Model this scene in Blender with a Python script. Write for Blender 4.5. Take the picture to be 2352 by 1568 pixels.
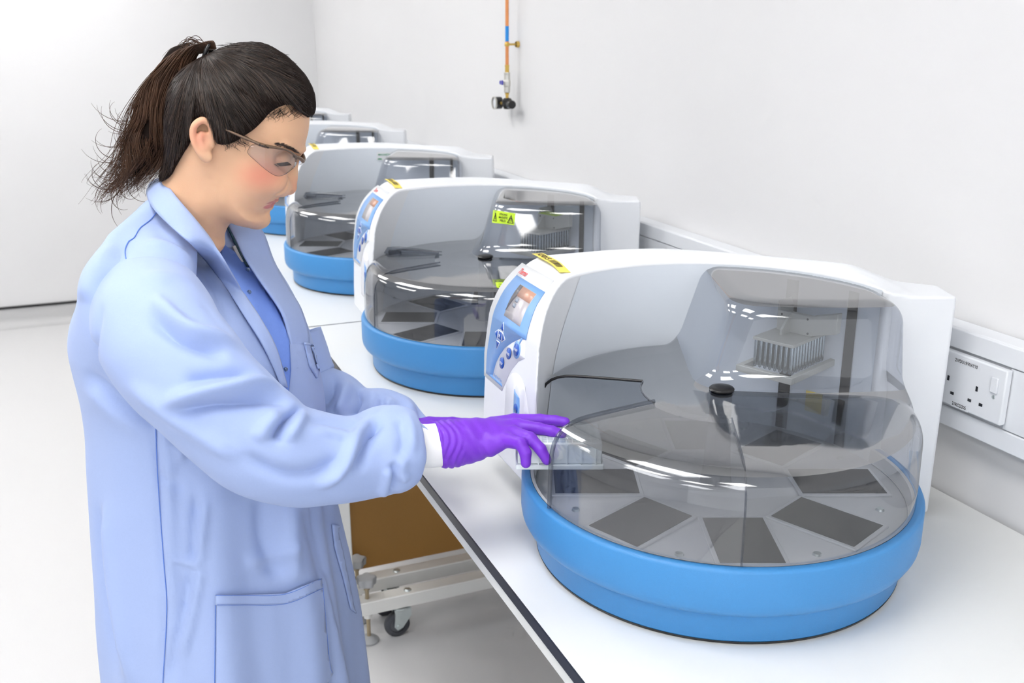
import bpy, bmesh, math, random
import numpy as np
from mathutils import Vector, Matrix
random.seed(7); np.random.seed(7)
for o in list(bpy.data.objects): bpy.data.objects.remove(o, do_unlink=True)
scene = bpy.context.scene
COL = scene.collection
PI = math.pi

# ------------------------------------------------------------------ camera
FPX, CXP, CYP = 2287.0, 1176.0, 784.0
PITCH = math.atan(708.0 / FPX)
YAW = math.atan(996.0 / math.hypot(FPX, 708.0))
CAM = np.array([0.0, 0.0, 1.6])
FH = np.array([math.sin(YAW), math.cos(YAW), 0.0])
RT = np.array([math.cos(YAW), -math.sin(YAW), 0.0])
FW = FH * math.cos(PITCH) - np.array([0, 0, 1.0]) * math.sin(PITCH)
UP = FH * math.sin(PITCH) + np.array([0, 0, 1.0]) * math.cos(PITCH)
cam_data = bpy.data.cameras.new('camera')
cam_data.sensor_width = 36.0
cam_data.lens = 36.0 * FPX / 2352.0
cam_data.clip_start = 0.05
cam_data.dof.use_dof = True
cam_data.dof.focus_distance = 1.46
cam_data.dof.aperture_fstop = 8.0
cam = bpy.data.objects.new('camera', cam_data)
COL.objects.link(cam)
cam.location = CAM
cam.rotation_euler = (PI / 2 - PITCH, 0, -YAW)
scene.camera = cam

# ------------------------------------------------------------------ light
scene.view_settings.view_transform = 'Standard'
scene.view_settings.look = 'None'
scene.view_settings.gamma = 1.0
scene.view_settings.use_curve_mapping = False
scene.view_settings.exposure = 0.28
scene.cycles.use_adaptive_sampling = True
scene.cycles.adaptive_threshold = 0.09
scene.cycles.adaptive_min_samples = 10
scene.cycles.max_bounces = 7
scene.cycles.diffuse_bounces = 3
scene.cycles.glossy_bounces = 3
scene.cycles.transparent_max_bounces = 12
scene.cycles.caustics_reflective = False
scene.cycles.caustics_refractive = False
world = bpy.data.worlds.new('world'); scene.world = world
world.use_nodes = True
bg = world.node_tree.nodes['Background']
bg.inputs[0].default_value = (0.95, 0.97, 1.0, 1)
bg.inputs[1].default_value = 1.25
# ceiling fluorescent panels: (x, y, size x, size y, watts)
CEIL = 2.75
LAMPS = [(-1.5, 0.6, .6, 1.2, 26), (-.15, 0.9, .6, 1.2, 22), (-1.5, 3.0, .6, 1.2, 26), (-.15, 3.2, .6, 1.2, 24),
         (-1.5, 5.2, .6, 1.2, 22), (-.15, 5.2, .6, 1.2, 22), (-.15, -1.3, .6, 1.2, 28), (-1.7, -1.4, .6, 1.2, 26)]
for i, (lx, ly, sx, sy, w) in enumerate(LAMPS):
    ld = bpy.data.lights.new('ceiling_panel_light', 'AREA')
    ld.shape = 'RECTANGLE'; ld.size = sx - .06; ld.size_y = sy - .06; ld.energy = w * .35; ld.color = (1.0, .98, .96)
    lo = bpy.data.objects.new('ceiling_panel_light', ld); COL.objects.link(lo)
    lo.location = (lx, ly, CEIL - .012)

# ------------------------------------------------------------------ materials
def lin(c):
    c = c / 255.0
    return c / 12.92 if c <= 0.04045 else ((c + 0.055) / 1.055) ** 2.4
def rgb(r, g, b): return (lin(r), lin(g), lin(b), 1.0)
MATS = {}
def mat(name, col, rough=.5, metal=0.0, var=0.04, scale=30.0, bump=0.0, bscale=200.0, spec=.5, sheen=0.0, coat=0.0, sss=0.0):
    if name in MATS: return MATS[name]
    m = bpy.data.materials.new(name); m.use_nodes = True
    nt = m.node_tree; N = nt.nodes; L = nt.links
    b = N['Principled BSDF']
    tc = N.new('ShaderNodeTexCoord')
    nz = N.new('ShaderNodeTexNoise'); nz.inputs['Scale'].default_value = scale; nz.inputs['Detail'].default_value = 4
    L.new(tc.outputs['Object'], nz.inputs['Vector'])
    mx = N.new('ShaderNodeMix'); mx.data_type = 'RGBA'
    c = Vector(col[:3])
    mx.inputs[6].default_value = tuple(c * (1 - var)) + (1,)
    mx.inputs[7].default_value = tuple(min(1, x) for x in c * (1 + var)) + (1,)
    L.new(nz.outputs['Fac'], mx.inputs[0])
    L.new(mx.outputs[2], b.inputs['Base Color'])
    b.inputs['Roughness'].default_value = rough
    b.inputs['Metallic'].default_value = metal
    b.inputs['Specular IOR Level'].default_value = spec
    if sheen: b.inputs['Sheen Weight'].default_value = sheen
    if coat: b.inputs['Coat Weight'].default_value = coat
    if sss:
        b.inputs['Subsurface Weight'].default_value = sss
        b.inputs['Subsurface Radius'].default_value = (.012, .005, .003)
        b.inputs['Subsurface Scale'].default_value = 1.0
    if bump:
        n2 = N.new('ShaderNodeTexNoise'); n2.inputs['Scale'].default_value = bscale; n2.inputs['Detail'].default_value = 3
        L.new(tc.outputs['Object'], n2.inputs['Vector'])
        bp = N.new('ShaderNodeBump'); bp.inputs['Strength'].default_value = bump; bp.inputs['Distance'].default_value = .001
        L.new(n2.outputs['Fac'], bp.inputs['Height']); L.new(bp.outputs['Normal'], b.inputs['Normal'])
    MATS[name] = m
    return m
def clear(name, tint, rough=.03, f0=.07):
    # thin clear plastic sheet: tinted straight-through light plus a fresnel reflection
    if name in MATS: return MATS[name]
    m = bpy.data.materials.new(name); m.use_nodes = True
    nt = m.node_tree; N = nt.nodes; L = nt.links
    for n in list(N): N.remove(n)
    out = N.new('ShaderNodeOutputMaterial'); mix = N.new('ShaderNodeMixShader')
    tr = N.new('ShaderNodeBsdfTransparent'); gl = N.new('ShaderNodeBsdfGlossy'); lw = N.new('ShaderNodeLayerWeight'); lw.inputs['Blend'].default_value = .5
    p5 = N.new('ShaderNodeMath'); p5.operation = 'POWER'; p5.inputs[1].default_value = 5.0
    fr = N.new('ShaderNodeMath'); fr.operation = 'MULTIPLY_ADD'; fr.inputs[1].default_value = .92; fr.inputs[2].default_value = f0; fr.use_clamp = True
    L.new(lw.outputs['Facing'], p5.inputs[0]); L.new(p5.outputs[0], fr.inputs[0])
    tc = N.new('ShaderNodeTexCoord'); nz = N.new('ShaderNodeTexNoise'); nz.inputs['Scale'].default_value = 9
    mx = N.new('ShaderNodeMix'); mx.data_type = 'RGBA'
    L.new(tc.outputs['Object'], nz.inputs['Vector']); L.new(nz.outputs['Fac'], mx.inputs[0])
    mx.inputs[6].default_value = tuple(t * .985 for t in tint) + (1,); mx.inputs[7].default_value = tuple(min(1, t * 1.015) for t in tint) + (1,)
    L.new(mx.outputs[2], tr.inputs['Color'])
    gl.inputs['Roughness'].default_value = rough
    L.new(fr.outputs[0], mix.inputs[0]); L.new(tr.outputs[0], mix.inputs[1]); L.new(gl.outputs[0], mix.inputs[2])
    L.new(mix.outputs[0], out.inputs['Surface'])
    MATS[name] = m
    return m
def emit(name, col, s):
    m = bpy.data.materials.new(name); m.use_nodes = True
    b = m.node_tree.nodes['Principled BSDF']; b.inputs['Base Color'].default_value = col
    b.inputs['Emission Color'].default_value = col; b.inputs['Emission Strength'].default_value = s
    m.cycles.emission_sampling = 'NONE'
    MATS[name] = m
    return m
M_wall = mat('wall_paint', (.77, .77, .78, 1), .75, var=.012, scale=3)
M_ceil = mat('ceiling_tile', (.85, .85, .85, 1), .8, var=.02)
M_white = mat('white_plastic', rgb(232, 235, 240), .38, var=.01, scale=8)
M_whitemetal = mat('white_powder_coat', rgb(236, 236, 232), .4, var=.015, bump=.1, bscale=500)
M_top = mat('white_laminate', rgb(236, 237, 236), .28, var=.008, scale=5)
M_black = mat('black_edge', rgb(44, 44, 50), .4, var=.05)
M_blackpl = mat('black_plastic', rgb(28, 28, 30), .32, var=.06)
M_grey = mat('pale_grey_panel', rgb(229, 236, 245), .45, var=.012, scale=6)
M_blue = mat('blue_plastic', rgb(66, 140, 203), .42, var=.03, scale=300, bump=.25, bscale=900)
M_smoke = clear('smoked_clear_plastic', (.80, .81, .83), .05, .12)
M_smoketop = clear('smoked_thick_top', (.22, .24, .27), .07, .38)
M_smoke2 = clear('smoked_clear_tower', (.82, .84, .88), .04, .11)
M_alu = mat('aluminium', rgb(196, 197, 194), .35, .7, var=.04)
M_alud = mat('grey_casting', rgb(186, 187, 182), .5, .2, var=.04)
M_steel = mat('steel_rod', rgb(170, 182, 190), .22, .95, var=.08)
M_zinc = mat('zinc_plate', rgb(205, 214, 214), .3, .75, var=.06)
M_dark = mat('dark_slot', rgb(38, 40, 46), .6, var=.05)
M_plate = mat('turntable_grey', rgb(206, 209, 214), .4, var=.015)
M_pblue = mat('panel_blue', rgb(126, 172, 230), .4, var=.01)
M_dblue = mat('button_blue', rgb(28, 84, 178), .35, var=.02)
M_yellow = mat('sticker_yellow', rgb(252, 226, 100), .5, var=.02)
M_lime = mat('sticker_lime', rgb(208, 246, 40), .5, var=.02)
M_ink = mat('black_ink', rgb(30, 28, 26), .6, var=.02)
M_red = mat('red_ink', rgb(228, 60, 66), .5, var=.02)
M_greyink = mat('grey_ink', rgb(150, 160, 175), .5, var=.02)
M_greenink = mat('green_ink', rgb(26, 150, 100), .5, var=.02)
M_lineg = mat('seam_grey', rgb(120, 126, 136), .6, var=.02)

# ------------------------------------------------------------------ mesh helpers
def mesh_of(name, V, Fs, smooth=False):
    me = bpy.data.meshes.new(name)
    me.from_pydata([tuple(map(float, v)) for v in V], [], [tuple(map(int, q)) for q in Fs])
    me.update()
    if smooth:
        me.polygons.foreach_set('use_smooth', [True] * len(me.polygons))
    return me
def link(name, me, m=None, parent=None, **props):
    o = bpy.data.objects.new(name, me); COL.objects.link(o)
    if m is not None:
        me.materials.clear(); me.materials.append(m)
    if parent is not None: o.parent = parent
    for k, v in props.items(): o[k] = v
    return o
def auto(o, ang=35):
    me = o.data
    me.polygons.foreach_set('use_smooth', [True] * len(me.polygons))
    me.set_sharp_from_angle(angle=math.radians(ang))
    return o
def bevel(o, w, seg=2):
    md = o.modifiers.new('bevel', 'BEVEL'); md.width = w; md.segments = seg; md.limit_method = 'ANGLE'; md.angle_limit = math.radians(40)
    return auto(o)
def empty(name, loc=(0, 0, 0), rz=0.0, label=None, cat=None, group=None, parent=None):
    o = bpy.data.objects.new(name, None); COL.objects.link(o)
    o.empty_display_size = .05
    o.location = loc; o.rotation_euler = (0, 0, rz)
    if parent is not None: o.parent = parent
    if label: o['label'] = label
    if cat: o['category'] = cat
    if group: o['group'] = group
    return o
class MB:
    def __init__(s): s.V = []; s.F = []
    def add(s, V, Fs):
        n = len(s.V); s.V += [tuple(v) for v in V]; s.F += [tuple(i + n for i in q) for q in Fs]; return s
    def box(s, x0, x1, y0, y1, z0, z1):
        return s.add([(x0, y0, z0), (x1, y0, z0), (x1, y1, z0), (x0, y1, z0), (x0, y0, z1), (x1, y0, z1), (x1, y1, z1), (x0, y1, z1)],
                     [(0, 3, 2, 1), (4, 5, 6, 7), (0, 1, 5, 4), (1, 2, 6, 5), (2, 3, 7, 6), (3, 0, 4, 7)])
    def lathe(s, prof, n=48, a0=0.0, a1=2 * PI, c=(0, 0, 0), axis='z'):
        full = abs(a1 - a0 - 2 * PI) < 1e-6
        m = n if full else n + 1
        V = []
        for i in range(m):
            a = a0 + (a1 - a0) * i / n
            for r, z in prof:
                p = (r * math.cos(a), r * math.sin(a), z)
                if axis == 'x': p = (p[2], p[0], p[1])
                if axis == 'y': p = (p[0], p[2], p[1])
                V.append((p[0] + c[0], p[1] + c[1], p[2] + c[2]))
        k = len(prof); Fs = []
        for i in range(n):
            j = (i + 1) % m
            for q in range(k - 1):
                Fs.append((i * k + q, j * k + q, j * k + q + 1, i * k + q + 1))
        return s.add(V, Fs)
    def tube(s, pts, rad, n=10, cap=True, flat=1.0):
        pts = [Vector(p) for p in pts]
        rr = rad if hasattr(rad, '__len__') else [rad] * len(pts)
        V = []; Fs = []; prev = None
        for i, p in enumerate(pts):
            t = (pts[min(i + 1, len(pts) - 1)] - pts[max(i - 1, 0)]).normalized()
            if prev is None:
                a = Vector((0, 0, 1)) if abs(t.z) < .9 else Vector((1, 0, 0))
                x = t.cross(a).normalized()
            else:
                x = (prev - t * prev.dot(t)).normalized()
            prev = x; y = t.cross(x)
            for k in range(n):
                an = 2 * PI * k / n
                V.append(p + (x * math.cos(an) + y * math.sin(an) * flat) * rr[i])
        for i in range(len(pts) - 1):
            for k in range(n):
                k2 = (k + 1) % n
                Fs.append((i * n + k, i * n + k2, (i + 1) * n + k2, (i + 1) * n + k))
        if cap:
            Fs.append(tuple(range(n))[::-1]); Fs.append(tuple((len(pts) - 1) * n + k for k in range(n)))
        return s.add(V, Fs)
    def prism(s, poly, h0, h1, fn=None):
        # polygon in 2-D extruded between h0 and h1; fn maps (a, b, h) to a point
        fn = fn or (lambda a, b, h: (a, b, h))
        n = len(poly)
        V = [fn(a, b, h0) for a, b in poly] + [fn(a, b, h1) for a, b in poly]
        Fs = [tuple(range(n))[::-1], tuple(range(n, 2 * n))] + [(i, (i + 1) % n, n + (i + 1) % n, n + i) for i in range(n)]
        return s.add(V, Fs)
    def grid(s, fn, us, vs):
        V = [fn(u, v) for u in us for v in vs]; k = len(vs)
        Fs = [(i * k + j, (i + 1) * k + j, (i + 1) * k + j + 1, i * k + j + 1) for i in range(len(us) - 1) for j in range(k - 1)]
        return s.add(V, Fs)
    def build(s, name, m, parent=None, smooth=None, **props):
        o = link(name, mesh_of(name, s.V, s.F), m, parent, **props)
        if smooth: auto(o, smooth)
        return o
def fix_normals(o):
    bm = bmesh.new(); bm.from_mesh(o.data); bmesh.ops.recalc_face_normals(bm, faces=bm.faces); bm.to_mesh(o.data); bm.free()
    return o
def solid(o, t, off=-1):
    md = o.modifiers.new('sheet', 'SOLIDIFY'); md.thickness = t; md.offset = off
    return o
def interp(x, xs, ys): return np.interp(x, xs, ys)

def smin(a, b, k):
    h = np.clip(.5 + .5 * (b - a) / k, 0, 1); return b * (1 - h) + a * h - k * h * (1 - h)
def smax(a, b, k): return -smin(-a, -b, k)
def surface_net(fun, lo, hi, h):
    lo = np.array(lo, float); n = np.ceil((np.array(hi) - lo) / h).astype(int) + 1
    ax = [lo[i] + h * np.arange(n[i]) for i in range(3)]
    X, Y, Z = np.meshgrid(*ax, indexing='ij')
    G = fun(X, Y, Z)
    S = G < 0
    c = n - 1
    def cor(A, i, j, k): return A[i:i + c[0], j:j + c[1], k:k + c[2]]
    cnt = sum(cor(S, i, j, k).astype(np.int8) for i in (0, 1) for j in (0, 1) for k in (0, 1))
    act = (cnt > 0) & (cnt < 8)
    idx = np.full(act.shape, -1, np.int64); idx[act] = np.arange(act.sum())
    I = np.argwhere(act)
    pos = np.zeros((len(I), 3)); num = np.zeros(len(I))
    E = []
    for a in range(3):
        o1, o2 = [q for q in range(3) if q != a]
        for s1 in (0, 1):
            for s2 in (0, 1):
                p = np.zeros(3, int); p[o1] = s1; p[o2] = s2
                q = p.copy(); q[a] = 1
                A = G[tuple((I + p).T)]; Bv = G[tuple((I + q).T)]
                mk = (A < 0) != (Bv < 0)
                t = A[mk] / (A[mk] - Bv[mk])
                w = np.repeat(p[None].astype(float), mk.sum(), 0); w[:, a] = t
                pos[mk] += w; num[mk] += 1
    V = lo + h * (I + pos / num[:, None])
    Fs = []
    for a in range(3):
        b, d = (a + 1) % 3, (a + 2) % 3
        sl0 = [slice(None)] * 3; sl1 = [slice(None)] * 3
        sl0[a] = slice(0, -1); sl1[a] = slice(1, None)
        s0, s1 = S[tuple(sl0)], S[tuple(sl1)]
        ch = np.argwhere(s0 != s1)
        ok = (ch[:, b] > 0) & (ch[:, d] > 0) & (ch[:, b] < c[b]) & (ch[:, d] < c[d])
        ch = ch[ok]
        eb = np.zeros(3, int); eb[b] = 1; ed = np.zeros(3, int); ed[d] = 1
        q = [idx[tuple((ch - eb - ed).T)], idx[tuple((ch - ed).T)], idx[tuple(ch.T)], idx[tuple((ch - eb).T)]]
        fl = s0[tuple(ch.T)]
        Q = np.stack(q, 1)
        Q[~fl] = Q[~fl][:, ::-1]
        Fs.append(Q)
    return V, np.concatenate(Fs)
def fast_mesh(name, V, Fs, smooth=True):
    me = bpy.data.meshes.new(name)
    V = np.asarray(V, np.float32); Fs = np.asarray(Fs, np.int32); k = Fs.shape[1]
    me.vertices.add(len(V)); me.vertices.foreach_set('co', V.ravel())
    me.loops.add(Fs.size); me.loops.foreach_set('vertex_index', Fs.ravel())
    me.polygons.add(len(Fs)); me.polygons.foreach_set('loop_start', np.arange(0, Fs.size, k, dtype=np.int32))
    me.polygons.foreach_set('use_smooth', np.full(len(Fs), smooth))
    me.update(calc_edges=True); me.validate()
    return me
def text_polys(txt, size=1.0, font_bold=False):
    # triangulated 2-D outline of a line of text: (verts, faces), origin at its left end on the baseline
    cu = bpy.data.curves.new('lettering', 'FONT'); cu.body = txt; cu.size = size; cu.resolution_u = 2
    if font_bold: cu.offset = .018 * size
    ob = bpy.data.objects.new('lettering', cu); COL.objects.link(ob)
    dg = bpy.context.evaluated_depsgraph_get(); dg.update()
    me = bpy.data.meshes.new_from_object(ob.evaluated_get(dg))
    V = [(v.co.x, v.co.y) for v in me.vertices]; Fs = [tuple(p.vertices) for p in me.polygons]
    bpy.data.objects.remove(ob); bpy.data.curves.remove(cu); bpy.data.meshes.remove(me)
    return V, Fs
def lettering(name, lines, fn, m, parent, bold=True):
    # lines: (text, a, b, size, width or None); fn maps flat (a, b) to a point on the surface
    mb = MB()
    for txt, a, b, size, wid in lines:
        V, Fs = text_polys(txt, size, bold)
        if not V: continue
        x0 = min(v[0] for v in V); x1 = max(v[0] for v in V); k = (wid / (x1 - x0)) if wid else 1.0
        mb.add([fn(a + (v[0] - x0) * k, b + v[1]) for v in V], Fs)
    return mb.build(name, m, parent)

# ------------------------------------------------------------------ the room
B = 0.85            # worktop height
XW = 1.285          # right wall
YF = 6.12           # far wall
def S(o, **k):
    o['kind'] = 'structure'; return o
S(MB().box(XW, XW + .12, -3.2, YF + .12, -.1, CEIL).build('wall_right', M_wall))
S(MB().box(-4.2, XW, YF, YF + .12, -.1, CEIL).build('wall_far', M_wall))
S(MB().box(-4.32, -4.2, -3.2, YF + .12, -.1, CEIL).build('wall_left', M_wall))
S(MB().box(-4.2, XW, -3.2, YF, CEIL, CEIL + .1).build('ceiling', M_ceil))
M_floor = mat('speckled_vinyl', rgb(214, 214, 215), .5, var=.05, scale=450, bump=.05)
S(MB().box(-4.2, XW, -3.2, YF, -.1, 0).build('floor', M_floor))
M_skirt = mat('coved_vinyl', rgb(196, 196, 197), .5, var=.03, scale=300)
# coved vinyl skirting with its black capping strip
mb = MB(); prof = [(0.0, .108), (-.004, .108)] + [(-.004 - .05 * (1 - math.cos(t)), .05 - .05 * math.sin(t) + 0.0) for t in np.linspace(0, PI / 2, 8)]
V = []
for x in (-4.2, XW):
    V += [(x, YF + p[0], p[1] + .0005) for p in prof]
k = len(prof)
mb.add(V, [(i, i + 1, k + i + 1, k + i) for i in range(k - 1)])
o = S(mb.build('baseboard_far', M_skirt, smooth=60))
cap = MB().box(-4.2, XW, YF - .008, YF, .108, .122).build('capping_strip', M_blackpl, o)
o = S(MB().box(-4.2, -4.196, -3.2, YF, 0, .08).build('baseboard_left', M_skirt))
M_diff = emit('lamp_diffuser', (1, .99, .97, 1), 4.0)
for i, (lx, ly, sx, sy, w) in enumerate(LAMPS):
    where = ['in the near row on the aisle side', 'in the near row beside the bench', 'in the middle row on the aisle side', 'in the middle row beside the bench', 'in the far row on the aisle side', 'in the far row beside the bench', 'behind the camera beside the bench', 'behind the camera on the aisle side'][i]
    e = empty('ceiling_light', (lx, ly, CEIL), label='flush rectangular ceiling light panel ' + where, cat='light', group='ceiling light panels')
    MB().box(-sx / 2, sx / 2, -sy / 2, sy / 2, -.008, 0).build('diffuser', M_diff, e)
    f = MB()
    for a, b2, c2, d in ((-sx / 2 - .02, -sx / 2, -sy / 2 - .02, sy / 2 + .02), (sx / 2, sx / 2 + .02, -sy / 2 - .02, sy / 2 + .02),
                         (-sx / 2, sx / 2, -sy / 2 - .02, -sy / 2), (-sx / 2, sx / 2, sy / 2, sy / 2 + .02)):
        f.box(a, b2, c2, d, -.012, 0)
    f.build('frame', M_white, e)

# ------------------------------------------------------------------ trunking and socket on the right wall
XT = 1.235
def trunk():
    e = empty('dado_trunking', (XW - .0005, 2.5, 1.07), label='white plastic dado trunking running along the wall behind the bench', cat='trunking')
    y0, y1 = -3.0 - 2.5, YF - 2.52
    d = XT - XW + .0005
    b = MB(); b.box(d + .006, -.0005, y0, y1, -.082, .082); bevel(b.build('trunking_body', M_white, e), .004)
    bevel(MB().box(d, d + .006, y0, y1, -.082, -.05).build('lower_cover', M_white, e), .002)
    bevel(MB().box(d, d + .006, y0, y1, .05, .082).build('upper_cover', M_white, e), .002)
    bevel(MB().box(d + .0015, d + .006, y0, 1.02 - 2.5, -.0485, .0485).build('centre_cover', M_white, e), .001)
    bevel(MB().box(d + .0015, d + .006, 1.18 - 2.5, y1, -.0485, .0485).build('centre_cover', M_white, e), .001)
trunk()
def socket():
    y1, y0, z0, z1 = 1.160, 1.014, 1.030, 1.118
    e = empty('double_socket', (XT, (y0 + y1) / 2, (z0 + z1) / 2), label='white double wall socket with printed labels on the trunking', cat='socket')
    w, h = (y1 - y0) / 2, (z1 - z0) / 2
    # local: a runs from the far end (left in view) to the near end; b up
    fn = lambda a, b, d=0.0: (-.0125 - d, w - a, b - h)
    bevel(MB().box(-.012, 0, -w, w, -h, h).build('face_plate', M_white, e), .0025, 3)
    def quad(nm, a, b, dw, dh, m, t=.001, lab=None, bev=0):
        o = MB().box(-.012 - t, -.0118, w - a - dw, w - a, b - h, b - h + dh).build(nm, m, e)
        if lab: o['label'] = lab
        if bev: bevel(o, bev)
        return o
    for ox in (0.0, .057):
        quad('pin_slot', ox + .0387 - .002, .0434 - .004, .004, .008, M_dark, .0005)
        quad('pin_slot', ox + .028 - .0034, .021 - .0022, .0068, .0045, M_dark, .0005)
        quad('pin_slot', ox + .050 - .0034, .021 - .0022, .0068, .0045, M_dark, .0005)
    quad('rocker_switch', .1215, .048, .0125, .0245, M_white, .0035, 'white rocker switch', .0012)
    quad('rocker_switch', .0085, .048, .0125, .0245, M_white, .0035, 'white rocker switch', .0012)
    MB().lathe([(.0, -.0135), (.0026, -.0132), (.0032, -.012)], 16, c=(0, w - .128, .041 - h), axis='x').build('screw', M_zinc, e, 40)
    quad('printed_label', .045, .0715, .052, .0115, M_white, .0004)
    quad('printed_label', .050, .0005, .035, .0115, M_white, .0004)
    lettering('lettering', [('21PDU19/WAY10', .048, .0745, .0078, .044)], lambda a, b: fn(a, b, .0002), M_ink, e)
    lettering('lettering', [('21RCD205', .053, .0032, .0078, .028)], lambda a, b: fn(a, b, .0002), M_ink, e)
socket()

# ------------------------------------------------------------------ benches
XB, XBK, YJ = .474, 1.276, 2.567
def frame_bar(e, y, lab=None):
    # floor beam across the bench with levelling feet, bolts and castors (local y)
    z0, z1 = .094, .134
    bevel(MB().box(.030, .76, y - .022, y + .022, z0, z1).build('foot_beam', M_whitemetal, e), .003)
    for x in (.076, .70):
        mb = MB()
        mb.lathe([(.0115, z0 - .018), (.0115, z0 + .002)], 16, c=(x, y, 0))
        mb.build('foot_collar', M_whitemetal, e, 40)
        ft = MB().lathe([(0, .0), (.026, .0), (.027, .006), (.020, .013), (.011, .018), (.0, .0185)], 28, c=(x, y, 0)).build('levelling_foot', M_footgrey, e, 50)
        MB().lathe([(.0055, .016), (.0055, z1 + .028), (.0085, z1 + .028), (.0085, z1 + .036)], 14, c=(x, y, 0)).build('threaded_spindle', M_spindle, ft, 50)
        mb = MB(); pr = []
        n = 48
        for z, sc in ((.034, .35), (.040, .62), (.044, .95), (.060, 1.0), (.0645, .93), (.066, .75)):
            pr.append((z + z1, sc))
        V = []
        for z, sc in pr:
            for i in range(n):
                a = 2 * PI * i / n
                r = .0255 * sc * (1 + .13 * math.cos(5 * a))
                V.append((x + r * math.cos(a), y + r * math.sin(a), z))
        V.append((x, y, pr[-1][0] + .0005))
        Fs = [(k * n + i, k * n + (i + 1) % n, (k + 1) * n + (i + 1) % n, (k + 1) * n + i) for k in range(len(pr) - 1) for i in range(n)]
        Fs += [((len(pr) - 1) * n + i, (len(pr) - 1) * n + (i + 1) % n, len(V) - 1) for i in range(n)]
        mb.add(V, Fs); mb.build('hand_knob', M_footgrey, ft, 50)
    for x in (.19, .60):
        MB().lathe([(0, z1 + .005), (.007, z1 + .004), (.0105, z1 + .001), (.011, z1)], 20, c=(x, y, 0)).build('bolt', M_zinc, e, 50)
    for x in (.158, .63):
        # castor: plate, fork, tyre and hub
        fk = MB(); fk.lathe([(.024, z0 - .008), (.026, z0 - .006), (.026, z0 - .001), (.0, z0)], 24, c=(x + .012, y, 0))
        for sy in (-1, 1):
            poly = [(x + .036, z0 - .006), (x - .012, z0 - .006), (x - .010, z0 - .022), (x - .013, .036), (x - .004, .024), (x + .010, .030), (x + .036, z0 - .030)]
            fk.prism(poly, y + sy * .0145, y + sy * .0175, lambda a, b, h: (a, h, b))
        fo = fk.build('castor_fork', M_zinc, e, 40)
        cx_ = x - .002
        MB().lathe([(.021, -.0115), (.031, -.0115), (.0345, -.009), (.0358, -.004), (.0358, .004), (.0345, .009), (.031, .0115), (.021, .0115)], 40, c=(cx_, y, .036), axis='y').build('tyre', M_rubber, fo, 40)
        MB().lathe([(.0, -.012), (.008, -.012), (.009, -.009), (.021, -.009), (.022, .009), (.009, .009), (.008, .012), (0, .012)], 32, c=(cx_, y, .036), axis='y').build('wheel_hub', M_footdark, fo, 40)
        MB().lathe([(.0, -.0215), (.005, -.0212), (.0058, -.0175), (.0, -.0174)], 14, c=(cx_, y, .036), axis='y').build('axle_bolt', M_zinc, fo, 40)
M_footgrey = mat('grey_nylon', rgb(170, 172, 174), .5, var=.05)
M_footdark = mat('dark_grey_hub', rgb(92, 94, 100), .5, var=.05)
M_rubber = mat('grey_rubber', rgb(70, 72, 78), .6, var=.08)
M_spindle = mat('brassy_zinc', rgb(176, 160, 132), .4, .6, var=.1, scale=200)
M_brown = mat('brown_hardboard', rgb(168, 122, 60), .55, var=.07, scale=300, bump=.15)
def bench(y0, y1, label, foot):
    e = empty('bench', (XB, y0, 0), label=label, cat='bench', group='white laboratory benches')
    L = y1 - y0; D = XBK - XB
    bevel(MB().box(.0025, D, .0025, L - .0025, B - .0165, B).build('worktop', M_top, e), .0008)
    ed = MB(); ed.box(0, .0025, 0, L, B - .0165, B + .0002); ed.box(.0025, D, 0, .0025, B - .0165, B + .0002); ed.box(.0025, D, L - .0025, L, B - .0165, B + .0002)
    ed.build('edge_band', M_black, e)
    MB().box(.002, .030, .004, L - .004, B - .0365, B - .0166).build('front_rail', M_whitemetal, e)
    MB().box(D - .035, D, .004, L - .004, B - .0365, B - .0166).build('back_rail', M_whitemetal, e)
    for yy in foot:
        bevel(MB().box(-.002, .038, yy - .02, yy + .02, .134, B - .0366).build('leg', M_whitemetal, e), .003)
        bevel(MB().box(.72, .76, yy - .02, yy + .02, .134, B - .0366).build('leg', M_whitemetal, e), .003)
        frame_bar(e, yy)
    return e
b1 = bench(-1.0, YJ, 'nearer white workbench with black edging and castor frame', [3.346, 3.456])
MB().box(.060, .73, 3.50, 3.512, .136, B - .04).build('back_board', M_brown, b1)['label'] = 'brown hardboard panel under the worktop'
b2 = bench(YJ, 5.75, 'farther white workbench beyond the joint, under the distant machines', [2.75])

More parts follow.
